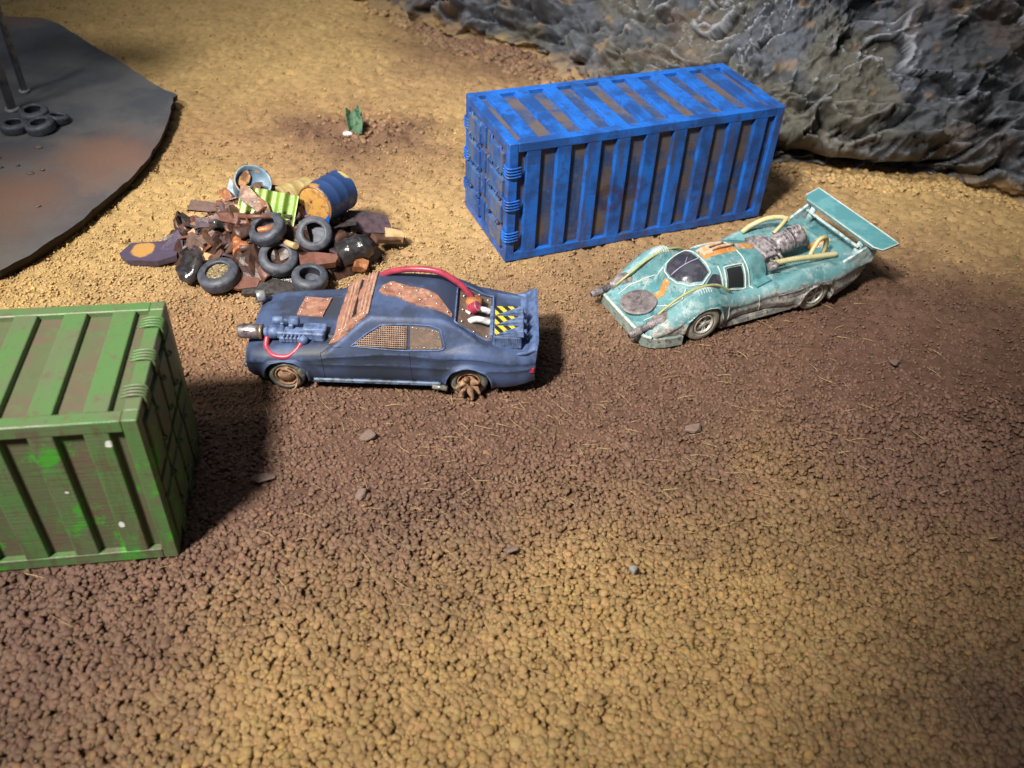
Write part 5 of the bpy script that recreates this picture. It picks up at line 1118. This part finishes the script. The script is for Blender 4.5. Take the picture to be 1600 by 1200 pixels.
    t1 = thing('oil_drum', 'blue oil drum with a rusty ochre end lying on the scrap heap', 'oil drum', (-6.62, 25.2, 1.78), 0, 'drums on the scrap heap')
    b = MB(); b.lathe(drum_prof(.68), (0, 0, 0), (.62, 1.30, -.10), 30, True); b.build('barrel', blu, t1)
    rim_m = pmat('drum_rim', (.30, .17, .08), (.10, .05, .03), 6, rough=.4)
    ax_ = Vector((.62, 1.30, -.10)).normalized(); b = MB(); b.lathe([(0, .62), (0, .66), (.5, .68), (1, .66), (1, .60)], -ax_ * .03, ax_ * .05, 30, False); b.build('rim', rim_m, t1)
    lid = pmat('drum_lid', (.52, .28, .075), (.34, .17, .06), 4, c=(.12, .05, .03), cs=3, clo=.6, chi=.68, rough=.5, bump=.7, bsc=9)
    b = MB(); b.lathe([(0, .03), (.0, .50), (.3, .58), (1, .60)], -ax_ * .012 , ax_ * .02, 28, True); b.rough(.012, 6, 3)
    b.build('lid', lid, t1)
    bl2 = pmat('drum_blue_bright', (.012, .09, .42), rough=.35, bump=.2); b = MB()
    Mx = dirM(-ax_, (1, 0, 0)); pts = [(-.60, -.02), (-.50, -.14), (-.38, -.24), (-.25, -.42), (-.08, -.50), (.12, -.50), (.28, -.40), (.46, -.30), (.60, -.12), (.56, -.62), (.1, -.74), (-.42, -.66)]
    b.prism(pts, .02, .05, Mx); b.build('paint_flake', bl2, t1)
    t2 = thing('oil_drum', 'open pale blue drum with an orange inside at the back of the heap', 'oil drum', (-9.15, 26.7, 1.30), 0, 'drums on the scrap heap')
    gb = pmat('drum_greyblue', (.10, .175, .25), (.16, .22, .27), 3, c=(.40, .20, .09), cs=2.5, clo=.6, chi=.66, rough=.4, bump=.4, edge=(.35, .42, .45))
    ax2 = Vector((.36, -.42, .70)).normalized(); b = MB(); b.lathe([(0, .52), (.3, .58), (.34, .60), (.38, .58), (.97, .58), (1, .60), (1, .55), (.8, .53), (.78, .02)], -ax2 * .5, ax2 * .75, 30); b.rough(.03, 2, 2); b.build('barrel', gb, t2)
    o_in = pmat('orange_inside', (.42, .22, .09), (.14, .07, .04), 3, rough=.6, bump=.4); b = MB(); M2 = dirM(ax2, (1, 0, 0)); b.prism([(-.52, -.1), (-.30, -.22), (-.12, 0), (-.10, .25), (-.22, .45), (-.40, .32)], .57, .585, M2); b.build('rust_spot', o_in, t2)
    b = MB(); b.prism([(-.9, -.5), (-.25, -.6), (-.1, .1), (-.3, .0), (-.42, .32), (-.55, .05), (-.8, .35)], -.05, .05); b.rough(.09, 3, 4); o = b.build('torn_metal', gb, None); o.location = (-8.95, 26.45, 1.55); o.rotation_euler = (.9, .1, .1); tag(o, 'jagged pale blue metal scrap left of the open drum', 'metal scrap')
    t3 = thing('oil_drum', 'sandy yellow drum half sunk behind the lime green sheet', 'oil drum', (-8.05, 26.7, .75), 0, 'drums on the scrap heap')
    ty = pmat('drum_tan', (.34, .25, .10), (.42, .33, .16), 3, rough=.45, bump=.4); b = MB(); b.lathe(drum_prof(.52), (-.1, -.2, .35), (.75, .75, .30), 24); b.rough(.03, 2, 3); b.build('barrel', ty, t3)
    b = MB(); b.cyl((-.13, -.235, .352), (-.10, -.2, .352), .40, n=18); b.build('lid', cols[5], t3)
    t4 = thing('oil_drum', 'small orange ribbed drum in the middle of the heap above the dirt filled tyre', 'oil drum', (-8.75, 24.0, .86), 0, 'drums on the scrap heap')
    oo = bmat('drum_orange', (.40, .13, .045), (.20, .07, .035), (.5, .26, .1), .35); b = MB(); b.lathe([(k / 12, .36 if k % 2 else .33) for k in range(13)], (-.1, .45, .2), (.15, -.30, -.05), 20); b.rough(.02, 4, 3); b.build('barrel', oo, t4)
    # lime green corrugated sheet with a rust streak
    t5 = thing('corrugated_sheet', 'lime green corrugated metal sheet with a brown rust streak leaning on the heap', 'metal sheet', (-8.10, 25.0, 1.50))
    lm = pmat('lime_paint', (.19, .30, .045), (.13, .22, .03), 3, c=(.20, .10, .04), cs=3, clo=.60, chi=.66, rough=.32, bump=.3, edge=(.5, .68, .22), ea=.6)
    nu, nv = 60, 14; u = np.linspace(-1, 1, nu)[:, None] * .95; v = np.linspace(-1, 1, nv)[None] * .64
    tri = np.abs(((u * 1.75 + .25) % 1) - .5) * 2; X = u + 0 * v; Z = v + .10 * u * 0 + .04 * np.sin(u * 9) * (v < -.4) ; Y = .16 * sst(.25, .75, tri) * -1 + .12 * np.exp(-((u + .55)**2) / .1) * v
    fr = np.stack([X, Y + 0 * v, Z], -1); bk = fr[::-1].copy(); bk[..., 1] += .05
    P2 = np.concatenate([fr, bk]); me = grid_mesh('sheet', P2, False, closed_u=True)
    o = link_mesh('sheet', me, lm, t5); RM = Matrix.Rotation(-.62, 4, 'X') @ Matrix.Rotation(.14, 4, 'Y'); o.matrix_local = Matrix.Translation((0, 0, .12)) @ RM @ Matrix.Scale(1.0, 4)
    b = MB(); st = [(-.93, .66), (-.62, .60), (-.35, .40), (.0, .22), (.18, -.02), (.22, -.50), (.0, -.60), (-.14, -.55), (-.12, -.22), (-.34, -.02), (-.70, .10), (-.90, .20)]
    b.prism(st, .10, .20, Matrix.Rotation(math.pi / 2, 4, 'X')); b.rough(.04, 4, 3); o = b.build('rust_streak', cols[1], t5); o.matrix_local = Matrix.Translation((0, 0, .12)) @ RM
    b = MB(); b.add([(-.95, -.1, -.1), (-.6, -.16, -.1), (-.55, -.05, -.75), (-.75, -.3, -1.0), (-.98, -.2, -.9), (-.9, 0, -.5)], [(0, 1, 2, 5), (5, 2, 3, 4)]); b.add([(-.95, -.04, -.1), (-.6, -.1, -.1), (-.55, .01, -.75), (-.75, -.24, -1.0), (-.98, -.14, -.9), (-.9, .06, -.5)], [(5, 2, 1, 0), (4, 3, 2, 5)]); o = b.build('torn_corner', lm, t5)
scrap()
